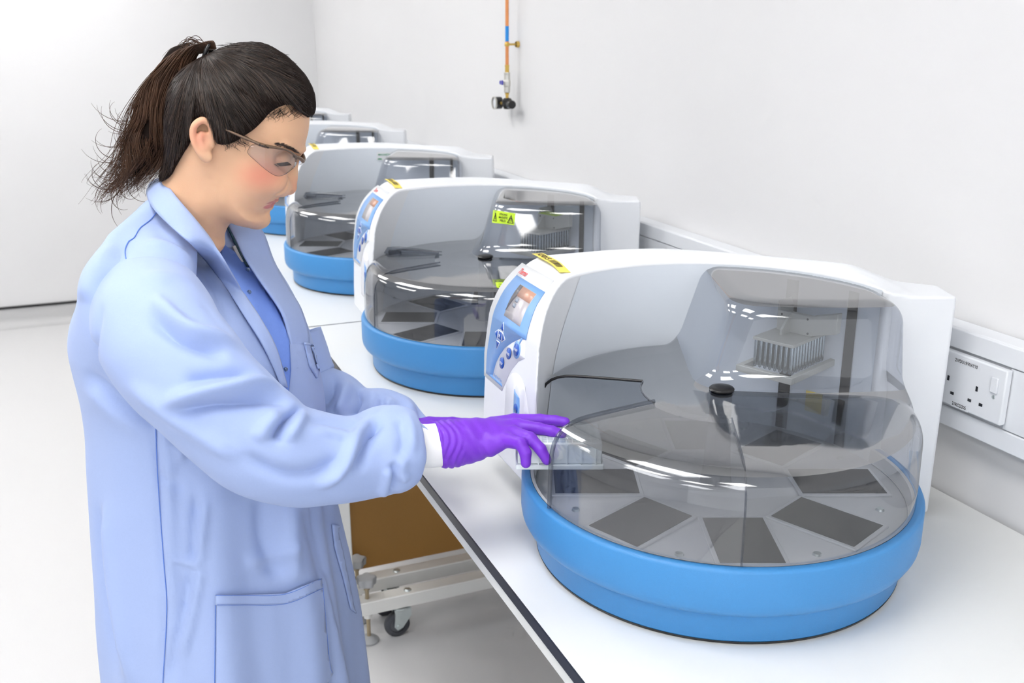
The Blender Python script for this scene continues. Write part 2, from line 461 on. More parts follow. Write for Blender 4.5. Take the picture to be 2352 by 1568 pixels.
# ------------------------------------------------------------------ copper gas pipe on the wall
def pipe():
    x, y = 1.245, 3.033
    e = empty('copper_pipe', (x, y, 1.38), label='copper wall pipe with blue valve handle and black pressure regulator', cat='pipe')
    M_cop = mat('copper', rgb(226, 150, 96), .38, .55, var=.1, scale=60)
    M_brass = mat('brass', rgb(214, 178, 92), .35, .7, var=.08)
    M_band = mat('blue_band', rgb(28, 140, 222), .5, var=.05)
    M_nick = mat('nickel_valve', rgb(206, 204, 198), .35, .6, var=.05)
    M_handle = mat('valve_handle_blue', rgb(72, 70, 180), .4, var=.05)
    z = lambda q: q - 1.38
    MB().lathe([(.0055, z(1.50)), (.0055, z(2.74))], 20).build('pipe', M_cop, e, 40)
    MB().lathe([(.0059, z(1.575)), (.0059, z(1.621))], 20).build('identification_band', M_band, e, 40)
    cl = MB(); cl.lathe([(.0065, z(1.560)), (.008, z(1.562)), (.008, z(1.570)), (.0065, z(1.572))], 20)
    cl.build('pipe_clip', M_brass, e, 40)
    MB().tube([(.006, 0, z(1.566)), (.032, 0, z(1.566))], .0035, 10).build('clip_stem', M_brass, e, 40)
    MB().lathe([(.009, .030), (.010, .034), (.010, .040)], 16, c=(0, 0, z(1.566)), axis='x').build('clip_base', M_brass, e, 40)
    MB().lathe([(.0066, z(1.481)), (.0066, z(1.498)), (.0075, z(1.499)), (.0075, z(1.503)), (.0058, z(1.504))], 20).build('compression_joint', M_brass, e, 40)
    MB().lathe([(.0, z(1.418)), (.009, z(1.418)), (.0105, z(1.420)), (.0105, z(1.436)), (.012, z(1.440)), (.0125, z(1.452)), (.0105, z(1.458)), (.0105, z(1.474)), (.011, z(1.477)), (.011, z(1.481)), (0, z(1.482))], 8).build('ball_valve', M_nick, e)
    hd = MB()
    poly = [(-.001, -.005), (.004, -.0075), (.008, -.004), (.014, -.0045), (.020, -.006), (.024, -.003), (.024, .003), (.020, .006), (.014, .0045), (.008, .004), (.004, .0075), (-.001, .005)]
    hd.prism(poly, -.014, -.0185, lambda a, b, h: (h, a - .002, b + z(1.449)))
    bevel(hd.build('valve_handle', M_handle, e), .001)
    MB().lathe([(.004, -.019), (.004, -.008)], 10, c=(0, .002, z(1.449)), axis='x').build('valve_stem', M_nick, e)
    MB().lathe([(.0055, z(1.400)), (.0055, z(1.412)), (.0075, z(1.412)), (.0075, z(1.416)), (.005, z(1.419))], 6).build('nipple', M_brass, e)
    # regulator body and adjuster knob (towards the near side), gauge on the far side
    MB().lathe([(0, -.018), (.010, -.018), (.013, -.012), (.0165, -.006), (.0165, .010), (.011, .016), (.0, .017)], 24, c=(0, 0, z(1.385)), axis='z').build('regulator_body', M_blackpl, e, 40)
    MB().lathe([(.010, -.010), (.0135, -.016), (.0135, -.040), (.0125, -.043), (0, -.044)], 24, c=(0, 0, z(1.383)), axis='y').build('adjuster_knob', M_blackpl, e, 40)
    MB().lathe([(.005, .014), (.005, .044)], 12, c=(-.004, 0, z(1.383)), axis='y').build('gauge_stem', M_brass, e)
    g = MB().lathe([(0, .008), (.019, .008), (.0195, .004), (.0195, -.012), (.018, -.013)], 28, c=(-.006, .058, z(1.383)), axis='x').build('gauge_case', M_blackpl, e, 40)
    MB().lathe([(.018, -.013), (.0, -.0135)], 28, c=(-.006, .058, z(1.383)), axis='x').build('gauge_dial', M_white, g)
    MB().lathe([(.018, -.013), (.0205, -.013), (.0205, -.018), (.018, -.018)], 28, c=(-.006, .058, z(1.383)), axis='x').build('gauge_bezel', M_nick, g, 40)
pipe()

# ------------------------------------------------------------------ the bench-top machines (local u right, v back, z up; origin under the turntable axis)
PD = np.array([-.36, .933]); PN = np.array([.933, .36])      # control face: horizontal direction and normal in plan
zW = [.00, .05, .12, .228, .30, .335, .35, .365, .381, .42]; wW = [-.2465, -.246, -.245, -.240, -.228, -.2105, -.197, -.181, -.157, -.095]
RB = .2725                                                     # radius of the bite for the turntable
uR = [-.40, -.36, -.26, -.21, -.15, -.04, .10, .18, .26, .344, .367, .40]; vR = [.25, .285, .325, .345, .36, .370, .325, .285, .238, .192, .18, .165]
# smooth versions of the measured curves
def smooth_table(xs, ys, n=400, k=9):
    X = np.linspace(xs[0], xs[-1], n); Y = np.interp(X, xs, ys)
    ker = np.hanning(2 * k + 3); ker /= ker.sum()
    Yp = np.pad(Y, (k + 1, k + 1), mode='reflect', reflect_type='odd'); Y = np.convolve(Yp, ker, 'valid')
    return X, Y
TW = smooth_table(zW, wW, k=18); TR = smooth_table(uR, vR, k=20)
fW = lambda z: np.interp(z, *TW); fR = lambda u: np.interp(u, *TR)
def fT(u, v):
    r = np.sqrt(u * u + v * v)
    return .3805 + .0085 * sst((r - .27) / .06) - .0205 * sst((u - .235) / .085) - np.maximum(0, v - fR(u) + .03) * .15
def panel_pt(t, z, off=0.0):
    base = lambda z: np.array([*(PN * fW(z) + PD * t), z])
    p = base(z)
    if off:
        g = (fW(z + .003) - fW(z - .003)) / .006
        n = np.array([-PN[0], -PN[1], g]); n /= np.linalg.norm(n)
        p = p + n * off
    return tuple(p)
sst = lambda x: (lambda t: t * t * (3 - 2 * t))(np.clip(x, 0, 1))
def body_f(u, v, z):
    d = z - fT(u, v)
    g = np.interp(z, [.0, .25, .33, .40], [1, .97, .80, .55])
    d = smax(d, (fW(z) - (PN[0] * u + PN[1] * v)) * g, .012)
    d = smax(d, (PD[0] * u + PD[1] * v) - .372, .020)
    vf = np.interp(u, [-.2, .2], [.030, .084])
    d = smax(d, vf - v, .004)
    d = smax(d, (v - fR(u)) * .9, .022)
    d = smax(d, u - .367, .006)
    zb = np.interp(u, [-.20, -.05], [.066, .006])
    d = smax(d, zb - z, .006)
    return smax(d, RB - np.sqrt(u * u + v * v), .005)
def dome_f(u, v, z):
    r = np.sqrt(u * u + v * v) + 1e-9
    ztop = np.interp(r, [0, .10, .20, .25, .3], [.2485, .248, .2445, .2415, .238])
    d = smax(r - .2815 - (.12 - z) * .018, z - ztop, .034)
    # tower over the pick-up head, filleted into the dome top
    left = -.024 + .30 * np.clip(z - .235, 0, 1) - u
    right = u - (.270 + .0 * z)
    front = -.010 + .26 * np.clip(z - .235, 0, 1) + .55 * (u - .17) ** 2 - v
    t = smax(smax(left, front, .050), smax(right, front, .020), .004)
    t = smax(t, z - (.3735 - .020 * sst((u - .235) / .085)), .026)
    return smin(d, t, .030)
def project_net(V, fun, n=3, eps=4e-4):
    V = V.copy()
    for _ in range(n + 1):
        f0 = fun(V[:, 0], V[:, 1], V[:, 2])
        g = np.stack([(fun(V[:, 0] + eps * (i == 0), V[:, 1] + eps * (i == 1), V[:, 2] + eps * (i == 2)) -
                       fun(V[:, 0] - eps * (i == 0), V[:, 1] - eps * (i == 1), V[:, 2] - eps * (i == 2))) / (2 * eps) for i in range(3)], 1)
        gl = np.maximum((g * g).sum(1), 1e-6)
        if _ < n:
            st = np.clip(f0 / gl, -.02, .02)[:, None] * g
            ln = np.linalg.norm(st, axis=1, keepdims=True)
            V -= st * np.minimum(1, .003 / np.maximum(ln, 1e-9))
    return V, g / np.sqrt(gl)[:, None]
lo, hi = (-.385, .02, -.01), (.385, .395, .41)
V, Q = surface_net(body_f, lo, hi, .0040); V, N_ = project_net(V, body_f, 3)
ME_shell = fast_mesh('housing', V, Q)
ME_shell.normals_split_custom_set_from_vertices([tuple(x) for x in N_])
# grey insert lining the bite, its left border slanting with the control face
mb = MB(); TH = lambda z: math.radians(float(np.interp(z, [.09, .225, .258, .296, .334, .357, .38], [163, 154.3, 151.4, 147, 141.8, 139, 136.1])))
zs = np.linspace(.096, .3765, 30); nn = 60
mb.grid(lambda k, z: (lambda a: ((RB - .0012) * math.cos(a), (RB - .0012) * math.sin(a), z))(math.radians(20) + (TH(z) - math.radians(20)) * k), np.linspace(0, 1, nn), zs)
ME_liner = mesh_of('recess_panel', mb.V, mb.F, True)
# clear dome and tower in one moulding, cut open at the loading bay
V, Q = surface_net(dome_f, (-.30, -.30, .10), (.30, .30, .42), .0046)
V, N_ = project_net(V, dome_f, 4)
A_FIX, A_DOOR, A_END, R_IN = math.radians(160), math.radians(206), math.radians(265), .118
def cut_dome(V, Q, N_, opening):
    c = V[Q].mean(1)
    an = np.degrees(np.arctan2(c[:, 1], c[:, 0])); rr = np.hypot(c[:, 0], c[:, 1])
    keep = (c[:, 2] > .1195) & ((an < 17) | (an > 168) | (rr < RB - .001))
    Q = Q[keep]
    used = np.unique(Q); mp = np.full(len(V), -1); mp[used] = np.arange(len(used))
    V2 = V[used]; Q2 = mp[Q]
    bm = bmesh.new()
    vs = [bm.verts.new(v) for v in V2]
    for q in Q2:
        try: bm.faces.new([vs[i] for i in q])
        except ValueError: pass
    if opening:
        for a in (A_FIX, A_DOOR):
            n = Vector((-math.sin(a), math.cos(a), 0))
            bmesh.ops.bisect_plane(bm, geom=bm.verts[:] + bm.edges[:] + bm.faces[:], dist=1e-5, plane_co=(0, 0, 0), plane_no=n)
        # snap the inner arc of the bay
        for v in bm.verts:
            a = math.atan2(v.co.y, v.co.x) % (2 * PI); r = math.hypot(v.co.x, v.co.y)
            if A_FIX - .2 < a < A_DOOR + .2 and abs(r - R_IN) < .0028:
                v.co.x *= R_IN / r; v.co.y *= R_IN / r
        dead = []
        for f in bm.faces:
            p = f.calc_center_median(); a = math.atan2(p.y, p.x) % (2 * PI)
            if A_FIX < a < A_DOOR and math.hypot(p.x, p.y) > R_IN: dead.append(f)
        bmesh.ops.delete(bm, geom=dead, context='FACES')
    for zc in (.2340, .2508, .3660):
        bmesh.ops.bisect_plane(bm, geom=bm.verts[:] + bm.edges[:] + bm.faces[:], dist=1e-5, plane_co=(0, 0, zc), plane_no=(0, 0, 1))
    for f in bm.faces:
        z_ = f.calc_center_median().z
        f.material_index = 1 if (.2340 < z_ < .2508 or z_ > .3660) else (2 if z_ > .2508 else 0)
    me = bpy.data.meshes.new('dome_cover'); bm.to_mesh(me); bm.free()
    me.polygons.foreach_set('use_smooth', [True] * len(me.polygons))
    P = np.zeros(len(me.vertices) * 3); me.vertices.foreach_get('co', P); P = P.reshape(-1, 3)
    _, nn = project_net(P, dome_f, 0)
    me.normals_split_custom_set_from_vertices([tuple(x) for x in nn])
    return me
ME_dome_open = cut_dome(V, Q, N_, True)
ME_dome_closed = cut_dome(V, Q, N_, False)
DPROF = [(.118, .2478), (.16, .2462), (.20, .2445), (.225, .2430), (.240, .2412), (.252, .2378), (.262, .2325), (.270, .225), (.2755, .215), (.2785, .203), (.2800, .190), (.2808, .16), (.2815, .1215)]
def dome_pt(a, k, off):
    i0 = max(0, k - 1); i1 = min(len(DPROF) - 1, k + 1)
    dr = DPROF[i1][0] - DPROF[i0][0]; dz = DPROF[i1][1] - DPROF[i0][1]; l = math.hypot(dr, dz)
    r = DPROF[k][0] - dz / l * off; z = DPROF[k][1] + dr / l * off
    return (r * math.cos(a), r * math.sin(a), z)
def lathe_profile(off): return [(lambda p: (math.hypot(p[0], p[1]), p[2]))(dome_pt(0, k, off)) for k in range(len(DPROF))]

TILES = [-.182 * math.sin(0), 0]
def rect_slot(mb, ang, w, l, rc, z0, z1):
    c, s_ = math.cos(ang), math.sin(ang)
    P = [(rc - l / 2, -w / 2), (rc + l / 2, -w / 2), (rc + l / 2, w / 2), (rc - l / 2, w / 2)]
    mb.prism([(a * c - b * s_, a * s_ + b * c) for a, b in P], z0, z1)
def surf_patch(name, poly, m, parent, off, nsub=6, lab=None, fn=panel_pt):
    # polygon in (s, z) laid on the curved control face, finely divided so that it follows it
    bm = bmesh.new(); f = bm.faces.new([bm.verts.new((a, b, 0)) for a, b in poly])
    zs = [b for a, b in poly]; n = max(2, int((max(zs) - min(zs)) / .008))
    for i in range(1, n):
        zz = min(zs) + (max(zs) - min(zs)) * i / n
        bmesh.ops.bisect_plane(bm, geom=bm.verts[:] + bm.edges[:] + bm.faces[:], plane_co=(0, zz, 0), plane_no=(0, 1, 0))
    for v in bm.verts: v.co = fn(v.co.x, v.co.y, off)
    bmesh.ops.recalc_face_normals(bm, faces=bm.faces)
    me = bpy.data.meshes.new(name); bm.to_mesh(me); bm.free()
    o = link(name, me, m, parent)
    md = o.modifiers.new('sheet', 'SOLIDIFY'); md.thickness = .0012; md.offset = 0
    if lab: o['label'] = lab
    return auto(o, 50)
def arc_pts(c, r, a0, a1, n, sx=1.0): return [(c[0] + sx * r * math.cos(math.radians(a0 + (a1 - a0) * i / (n - 1))), c[1] + r * math.sin(math.radians(a0 + (a1 - a0) * i / (n - 1)))) for i in range(n)]

def machine(loc, rz, label, opened, detail, sticker=None, warn=False, strip=False):
    e = empty('plate_processor', loc, rz, label, 'machine', 'carousel plate processors on the bench')
    hs = link('housing', ME_shell, M_white, e)
    link('recess_panel', ME_liner, M_grey, e, label='pale grey curved back wall')
    # blue base
    MB().lathe([(.2755, .10), (.278, .114), (.2805, .1185), (.287, .1195), (.2915, .1180), (.2935, .114), (.2938, .068), (.2925, .060), (.2890, .0535), (.2830, .0490), (.2740, .0455), (.2712, .043)], 128).build('base_ring', M_blue, e, 50)
    MB().lathe([(.2725, .050), (.2712, .043), (.2704, .006), (.2690, .0035), (.10, .0035)], 128).build('base_drum', M_blue, e, 50)
    MB().lathe([(.2705, .0045), (.2685, .0), (.10, 0.0)], 96).build('base_foot', M_blackpl, e, 50)
    # turntable
    tt = MB().lathe([(0, .100), (.268, .100), (.272, .097), (.272, .085), (.10, .085)], 96).build('turntable', M_plate, e, 40)
    MB().lathe([(.2722, .0975), (.2738, .0975), (.2745, .1000), (.2752, .1180), (.2800, .1188)], 96).build('inner_rim', M_plate, e, 50)
    if detail:
        for k in range(8):
            an = -PI / 2 + k * PI / 4
            mb = MB(); rect_slot(mb, an, .096, .136, .182, .0995, .1032); fr = mb.build('plate_frame', M_plate, tt); bevel(fr, .0012)
            mb = MB(); rect_slot(mb, an, .084, .124, .182, .1030, .1038); mb.build('plate_well', M_dark, tt)
            if detail > 1:
                a2 = an + PI / 8
                MB().lathe([(0, .1035), (.005, .103), (.0062, .100)], 14, c=(.235 * math.cos(a2), .235 * math.sin(a2), 0)).build('screw', M_zinc, tt, 50)
    MB().lathe([(.024, .100), (.020, .13), (.0165, .20), (.0155, .248)], 40).build('hub_post', M_hub, e, 50)
    # cover
    dm = ME_dome_open if opened else ME_dome_closed
    if not dm.materials:
        for m_ in (M_smoke, M_smoketop, M_smoke2): dm.materials.append(m_)
    link('dome_cover', dm, None, e, label='smoked clear plastic dome with raised tower')
    MB().lathe([(.0, .2555), (.010, .2553), (.0165, .2540), (.0185, .2520), (.018, .2500), (.012, .2488), (.0, .2488)], 40).build('hub_cap', M_blackpl, e, 50)
    if opened:
        mb = MB(); pr = lathe_profile(.0035); mb.lathe(pr, 40, A_DOOR, A_END)
        dr = mb.build('sliding_door', M_smoke, e, 60); dr['label'] = 'clear sliding door pushed open'
        MB().tube([dome_pt(A_DOOR, k, .0035) for k in range(len(DPROF))], .0032, 10).build('door_edge', M_rim, dr, 60)
        MB().tube([dome_pt(A_END, k, .0035) for k in range(len(DPROF))], .0013, 8).build('door_edge', M_rim, dr, 60)
        MB().tube([dome_pt(A_FIX, k, .001) for k in range(len(DPROF))], .0022, 10).build('bay_seal', M_blackpl, e, 60)
        n = 14
        MB().tube([(R_IN * math.cos(A_FIX + (A_DOOR - A_FIX) * i / n), R_IN * math.sin(A_FIX + (A_DOOR - A_FIX) * i / n), .2485) for i in range(n + 1)], .0012, 8).build('bay_rim', M_smokerim, e, 60)
    else:
        # closed door lying over the loading bay with its folded grip
        a0, a1 = math.radians(155), math.radians(212)
        dr = MB().lathe(lathe_profile(.0035), 40, a0, a1).build('sliding_door', M_smoke, e, 60)
        for a in (a0, a1):
            MB().tube([dome_pt(a, k, .0035) for k in range(len(DPROF))], .0016, 8).build('door_edge', M_rim, dr, 60)
        g = MB(); ag = math.radians(163)
        pts = [(r * math.cos(ag), r * math.sin(ag), z) for r, z in ((.118, .252), (.17, .253), (.225, .2525), (.248, .249), (.252, .2455), (.246, .2435), (.215, .2455))]
        g.tube(pts, [.0022, .0035, .0045, .005, .005, .0045, .003], 10, flat=1.8)
        g.build('door_grip', M_rim, dr, 60)
    # pick-up head under the tower, slots in the back wall
    for th, w in ((54.8, 2.15), (31.5, 2.1)):
        o = MB().grid(lambda a, z: ((RB - .003) * math.cos(math.radians(a)), (RB - .003) * math.sin(math.radians(a)), z), np.linspace(th - w, th + w, 4), np.array([.1005, .362])).build('slide_slot', M_dark, e)
        o['label'] = 'black vertical slot in the back wall'
    if detail > 1 or warn:
        hd = empty('pickup_head', (.140, .156, 0), math.radians(-45), parent=e)
        hx, hy = .036, .0545
        bevel(MB().box(-hx, hx, -hy, hy, .2835, .2885).build('head_plate', M_alud, hd), .0006)
        rod = MB().lathe([(.0, .2375), (.0024, .2395), (.0031, .243), (.0031, .2835)], 8)
        me = mesh_of('magnet_rod', rod.V, rod.F, True); me.materials.append(M_steel)
        for i in range(8):
            for j in range(12):
                if 0 < i < 7 and 0 < j < 11: continue
                o = bpy.data.objects.new('magnet_rod', me); COL.objects.link(o); o.parent = hd
                o.location = (-.0315 + .009 * i, -.0495 + .009 * j, 0)
        MB().box(-.026, .026, -.044, .044, .240, .2834).build('rod_core', M_steel, hd)
        tr = MB(); tx, ty = .050, .076
        for b_ in ((-tx, tx, -ty, -ty + .009), (-tx, tx, ty - .009, ty)): tr.box(b_[0], b_[1], b_[2], b_[3], .232, .243)
        for b_ in ((-tx, -tx + .009, -ty + .009, ty - .009), (tx - .009, tx, -ty + .009, ty - .009)): tr.box(b_[0], b_[1], b_[2], b_[3], .232, .243)
        bevel(tr.build('tip_tray', M_alud, hd), .0008)
        br = MB(); br.prism([(-.006, .2885), (-.006, .297), (.020, .322), (.024, .322), (.024, .2885)], -.040, -.036, lambda a, b, h: (h + .030, a - .012, b))
        br.build('bracket', M_alud, hd)
        bk = MB(); bk.box(-.030, .032, .006, .016, .2885, .3215); bevel(bk.build('bracket_plate', M_alud, hd), .0008)
        am = MB(); am.prism([(.030, .2890), (.030, .3215), (.074, .334), (.074, .301)], .002, .016, lambda a, b, h: (a, h + .004, b)); 
        am.prism([(-.030, .2890), (-.030, .3215), (-.036, .334), (-.036, .301)], .016, .080, lambda a, b, h: (a, h, b))
        bevel(am.build('head_arm', M_alud, hd), .0008)
        for x_, z_ in ((-.022, .316), (.026, .293), (.024, .316)):
            MB().lathe([(.0, .0050), (.0018, .0055), (.0018, .0062)], 10, c=(x_, 0, z_), axis='y').build('screw', M_dark, hd)
        ol = MB().grid(lambda a, z: ((RB - .003) * math.cos(math.radians(a)), (RB - .003) * math.sin(math.radians(a)), z), np.linspace(40, 46.5, 4), np.array([.142, .178])).build('warning_label', M_yellow, e)
    # control face, laid out in (t, z): t runs from the near edge to the far edge
    def fp(t0): return lambda off: (lambda a, b: panel_pt(t0 - a, b, off))
    cp = surf_patch('control_panel', [(.374, .3745), (.238, .3745), (.218, .34), (.204, .30), (.1945, .266), (.215, .256), (.238, .234), (.258, .207), (.2737, .187), (.3593, .186)], M_white, e, .0004)
    bl = surf_patch('blue_overlay', [(.3486, .360), (.2274, .3597), (.2115, .328), (.1996, .2942), (.2231, .2890), (.250, .2755), (.2773, .2584), (.293, .2415), (.3049, .2242), (.313, .208), (.3162, .1990), (.2735, .1990), (.2707, .1944), (.3489, .1934)], M_pblue, cp, .0010)
    sc = surf_patch('screen', [(.3104, .3530), (.2418, .3530), (.2341, .3055), (.3045, .3055)], M_screen, cp, .0016, lab='small grey display')
    surf_patch('screen_banner', [(.2960, .3525), (.2425, .3525), (.2402, .3390), (.2935, .3390)], M_banner, sc, .0022)
    if detail > 1:
        surf_patch('screen_dark_area', [(.3100, .3526), (.2960, .3524), (.2935, .339), (.3030, .3175), (.3055, .3135)], M_screend, sc, .0022)  # darker grey wedge at the far side of the display
        surf_patch('screen_icon', [(.289, .337), (.279, .337), (.2785, .3315), (.2885, .3315)], M_greyink, sc, .0024)
        surf_patch('screen_icon', [(.2885, .329), (.2785, .329), (.278, .3235), (.288, .3235)], M_greyink, sc, .0024)
        lettering('screen_text', [('MENU', 0, .3425, .0065, .016)], fp(.274)(.0026), M_ink, sc)
    BT = M_dblue
    for (ct, cz), P in (((.2984, .2877), [(-.0062, -.0045), (.0062, -.0045), (0, .0062)]), ((.3184, .2719), [(.0045, -.0065), (.0045, .0065), (-.0062, 0)]),
                        ((.2868, .2723), [(-.0045, .0065), (-.0045, -.0065), (.0062, 0)]), ((.3073, .2560), [(.0062, .0045), (-.0062, .0045), (0, -.0062)])):
        surf_patch('button_outline', [(ct - 1.35 * a, cz + 1.35 * b) for a, b in P], M_whiteink, cp, .0013)
        surf_patch('arrow_button', [(ct - a, cz + b) for a, b in P], BT, cp, .0020)
    P = [(-.0062, -.0062), (.0062, -.0062), (.0062, .0062), (-.0062, .0062)]
    surf_patch('button_outline', [(.3019 - 1.25 * a, .2728 + 1.25 * b) for a, b in P], M_whiteink, cp, .0013)
    surf_patch('ok_button', [(.3019 - a, .2728 + b) for a, b in P], BT, cp, .0020)
    surf_patch('button_halo', arc_pts((.2264, .2705), .0140, 90, 450, 25)[:-1], M_pblue, cp, .0012)
    surf_patch('button_stalk', [(.2175, .2925), (.2115, .2925), (.2200, .2810), (.2235, .2810)], M_pblue, cp, .0012)
    for cc, r in (((.2264, .2705), .0100), ((.2548, .2560), .0092), ((.2770, .2336), .0092)):
        surf_patch('round_button', arc_pts(cc, r, 90, 450, 21)[:-1], BT, cp, .0022)
    lettering('lettering', [('Thermo', 0, .3630, .0095, .034)], fp(.3545)(.0014), M_red, cp)
    if detail > 1:
        lettering('lettering', [('SCIENTIFIC', 0, .3605 - .0005, .0028, .022)], fp(.350)(.0014), M_greyink, cp, False)
        lettering('lettering', [('KingFisher Flex', 0, .2010, .0068, .037)], fp(.3110)(.0014), M_pblue, cp)
        lettering('lettering', [('OK', 0, .2703, .0065, .0085)], fp(.3062)(.0034), M_whiteink, cp)
        lettering('lettering', [('START', 0, .2685, .0055, .0150)], fp(.2340)(.0036), M_whiteink, cp)
        lettering('lettering', [('PAUSE', 0, .2540, .0052, .0140)], fp(.2618)(.0036), M_whiteink, cp)
        lettering('lettering', [('STOP', 0, .2314, .0055, .0130)], fp(.2835)(.0036), M_whiteink, cp)
    # rounded key recess with the blue eject key
    pts = [(.256, .12), (.256, .176)] + [(.2095 + .0465 * math.cos(a), .190 + .0460 * math.sin(a)) for a in np.linspace(.05, PI - .3, 15)] + [(.158, .19), (.158, .12)]
    surf_patch('key_recess', pts, M_keyrec, e, .0003)
    pts = [(.2190, .125), (.2190, .196), (.2165, .208), (.2083, .2185), (.197, .2250), (.187, .2275), (.1765, .2270), (.1735, .222), (.172, .125)]
    ky = surf_patch('key_plate', pts, M_white, e, .0012)
    surf_patch('eject_key', [(.2141, .2100), (.2110, .2060), (.1925, .2020), (.1905, .190), (.1915, .130), (.2150, .130)], M_pblue, ky, .0020)
    surf_patch('eject_symbol', arc_pts((.2035, .1810), .0078, 90, 450, 21)[:-1], BT, ky, .0028)
    # stickers on the top edge
    if sticker:
        def tp(a, b, off=0.0):
            # a runs along the sticker (m), b across; lies on the top surface near the control face
            p = np.array([-.2648, .299]) + np.array([.34, -.94]) * a + np.array([.94, .34]) * b
            return (p[0], p[1], float(fT(p[0], p[1])) + off)
        mb = MB(); mb.grid(lambda a, b: tp(a, b, .0010), np.linspace(0, .124, 12), np.linspace(-.0095, .0095, 4))
        st = mb.build('sticker', M_yellow, e); st['label'] = 'yellow asset sticker with barcode'; solid(st, .0006, 0)
        lettering('lettering', [(sticker, 0.010, -.0055, .0160, .046)], lambda a, b: tp(a, b, .0018), M_ink, st)
        mb = MB(); x = .064
        for w in (1, 2, 1, 3, 1, 1, 2, 1, 2, 3, 1, 2, 1, 1, 2, 1):
            mb.grid(lambda a, b: tp(a, b, .0018), np.array([x, x + .0008 * w]), np.array([-.006, .006])); x += .0008 * w + .0012
        mb.build('barcode', M_ink, st)
    return e
M_hub = mat('hub_grey', rgb(150, 154, 162), .18, var=.03)
M_rim = clear('clear_rim', (.62, .64, .68), .06)
M_smokerim = mat('smoked_rim', rgb(80, 84, 92), .2, var=.05)
M_screen = mat('display_grey', rgb(196, 192, 196), .15, var=.04)
M_screend = mat('display_dark', rgb(110, 108, 112), .15, var=.05)
M_banner = mat('display_orange', rgb(206, 160, 140), .2, var=.05)
M_whiteink = mat('white_ink', rgb(244, 246, 250), .5, var=.01)
M_keyrec = mat('key_recess_grey', rgb(226, 228, 236), .5, var=.02)
def machine_px(e, me_list, x, y, off):
    # photo pixel -> point on one of the machine's surfaces, in its own frame
    M_ = Matrix.Translation(e.location) @ Matrix.Rotation(e.rotation_euler.z, 4, 'Z'); Mi = M_.inverted()
    d = FW * FPX + RT * (x - CXP) + UP * (CYP - y)
    o = Mi @ Vector(CAM); dv = (Mi.to_3x3() @ Vector(d)).normalized(); best = None
    for b in me_list:
        h = b.ray_cast(o, dv)
        if h[0] is not None and (best is None or h[3] < best[1]): best = (h[0], h[3])
    return None if best is None else best[0] - dv * off
def bvh_of(me): return BVHTree.FromPolygons([v.co.copy() for v in me.vertices], [tuple(p.vertices) for p in me.polygons])
def decal(e, name, quad, m, bvhs, off, lines=(), ink=None, lab=None, n=6, extra=()):
    # a small printed label following the surface; quad: top-left, top-right, bottom-right, bottom-left pixels
    Q4 = np.array(quad, float)
    def pix(a, b): return (Q4[0] * (1 - a) + Q4[1] * a) * (1 - b) + (Q4[3] * (1 - a) + Q4[2] * a) * b
    C4 = [machine_px(e, bvhs, *q, off) for q in quad]
    if any(c is None for c in C4): return None
    def pt(a, b, o2=0.0):
        p = machine_px(e, bvhs, *pix(a, b), off + o2)
        if p is None: p = (C4[0] * (1 - a) + C4[1] * a) * (1 - b) + (C4[3] * (1 - a) + C4[2] * a) * b
        return tuple(p)
    mb = MB(); mb.grid(lambda a, b: pt(a, b), np.linspace(0, 1, n), np.linspace(0, 1, n)); o = mb.build(name, m, e)
    if lab: o['label'] = lab
    for txt, a, b, size, wid in lines:
        lettering('lettering', [(txt, a, 0, size, wid)], lambda p, q, b=b: pt(p, b - q, .0008), ink, o)
    for poly in extra:
        MB().add([pt(a, b, .0008) for a, b in poly], [tuple(range(len(poly)))]).build('symbol', ink, o)
    return o
from mathutils.bvhtree import BVHTree
m1 = machine((.8125, 1.1516, B + .0004), -YAW, 'nearest carousel machine with open dome and yellow KF015 sticker', True, 2, 'KF015')
m2 = machine((.819, 2.130, B + .0004), -YAW - .02, 'second nearest carousel machine, with lime warning stickers on its tower', False, 1, 'KF014', warn=True)
m3 = machine((.810, 3.070, B + .0004), -YAW - .03, 'third carousel machine from the front, with a small green striped label', False, 1, 'KF013', strip=True)
m4 = machine((.815, 4.062, B + .0004), -YAW, 'fourth carousel machine from the front, half hidden behind the woman', False, 0)
m5 = machine((.812, 5.000, B + .0004), -YAW, 'farthest carousel machine, only its top showing', False, 0)
bpy.context.view_layer.update()
BV_d, BV_l = bvh_of(ME_dome_closed), bvh_of(ME_liner)
tri = lambda cx_, cy_, w, h: [[(cx_ - w, cy_ + h), (cx_ + w, cy_ + h), (cx_ + w * .8, cy_ + h * .86), (cx_ - w * .8, cy_ + h * .86)], [(cx_ - w, cy_ + h), (cx_ - w * .78, cy_ + h), (cx_ + .02, cy_ - h * .8), (cx_, cy_ - h)], [(cx_ + w, cy_ + h), (cx_ + w * .78, cy_ + h), (cx_ - .02, cy_ - h * .8), (cx_, cy_ - h)], [(cx_ - w * .3, cy_ + h * .6), (cx_ - w * .15, cy_ + h * .6), (cx_ - w * .15, cy_ - h * .05), (cx_ - w * .3, cy_ - h * .05)], [(cx_ + w * .3, cy_ + h * .6), (cx_ + w * .15, cy_ + h * .6), (cx_ + w * .15, cy_ - h * .05), (cx_ + w * .3, cy_ - h * .05)], [(cx_ - w * .3, cy_ - h * .05), (cx_ + w * .3, cy_ - h * .05), (cx_ + w * .2, cy_ - h * .25), (cx_ - w * .2, cy_ - h * .25)]]
decal(m2, 'warning_sticker', [(1133, 482), (1184, 490), (1181, 517), (1130, 511)], M_lime, [BV_d], .0012, [('STRONG', .30, .33, .24, .34), ('MAGNETIC', .28, .58, .24, .40), ('FIELD', .34, .83, .24, .26)], M_ink, 'lime green magnetic field warning sticker', extra=tri(.82, .52, .15, .36) + tri(.12, .52, .09, .34))
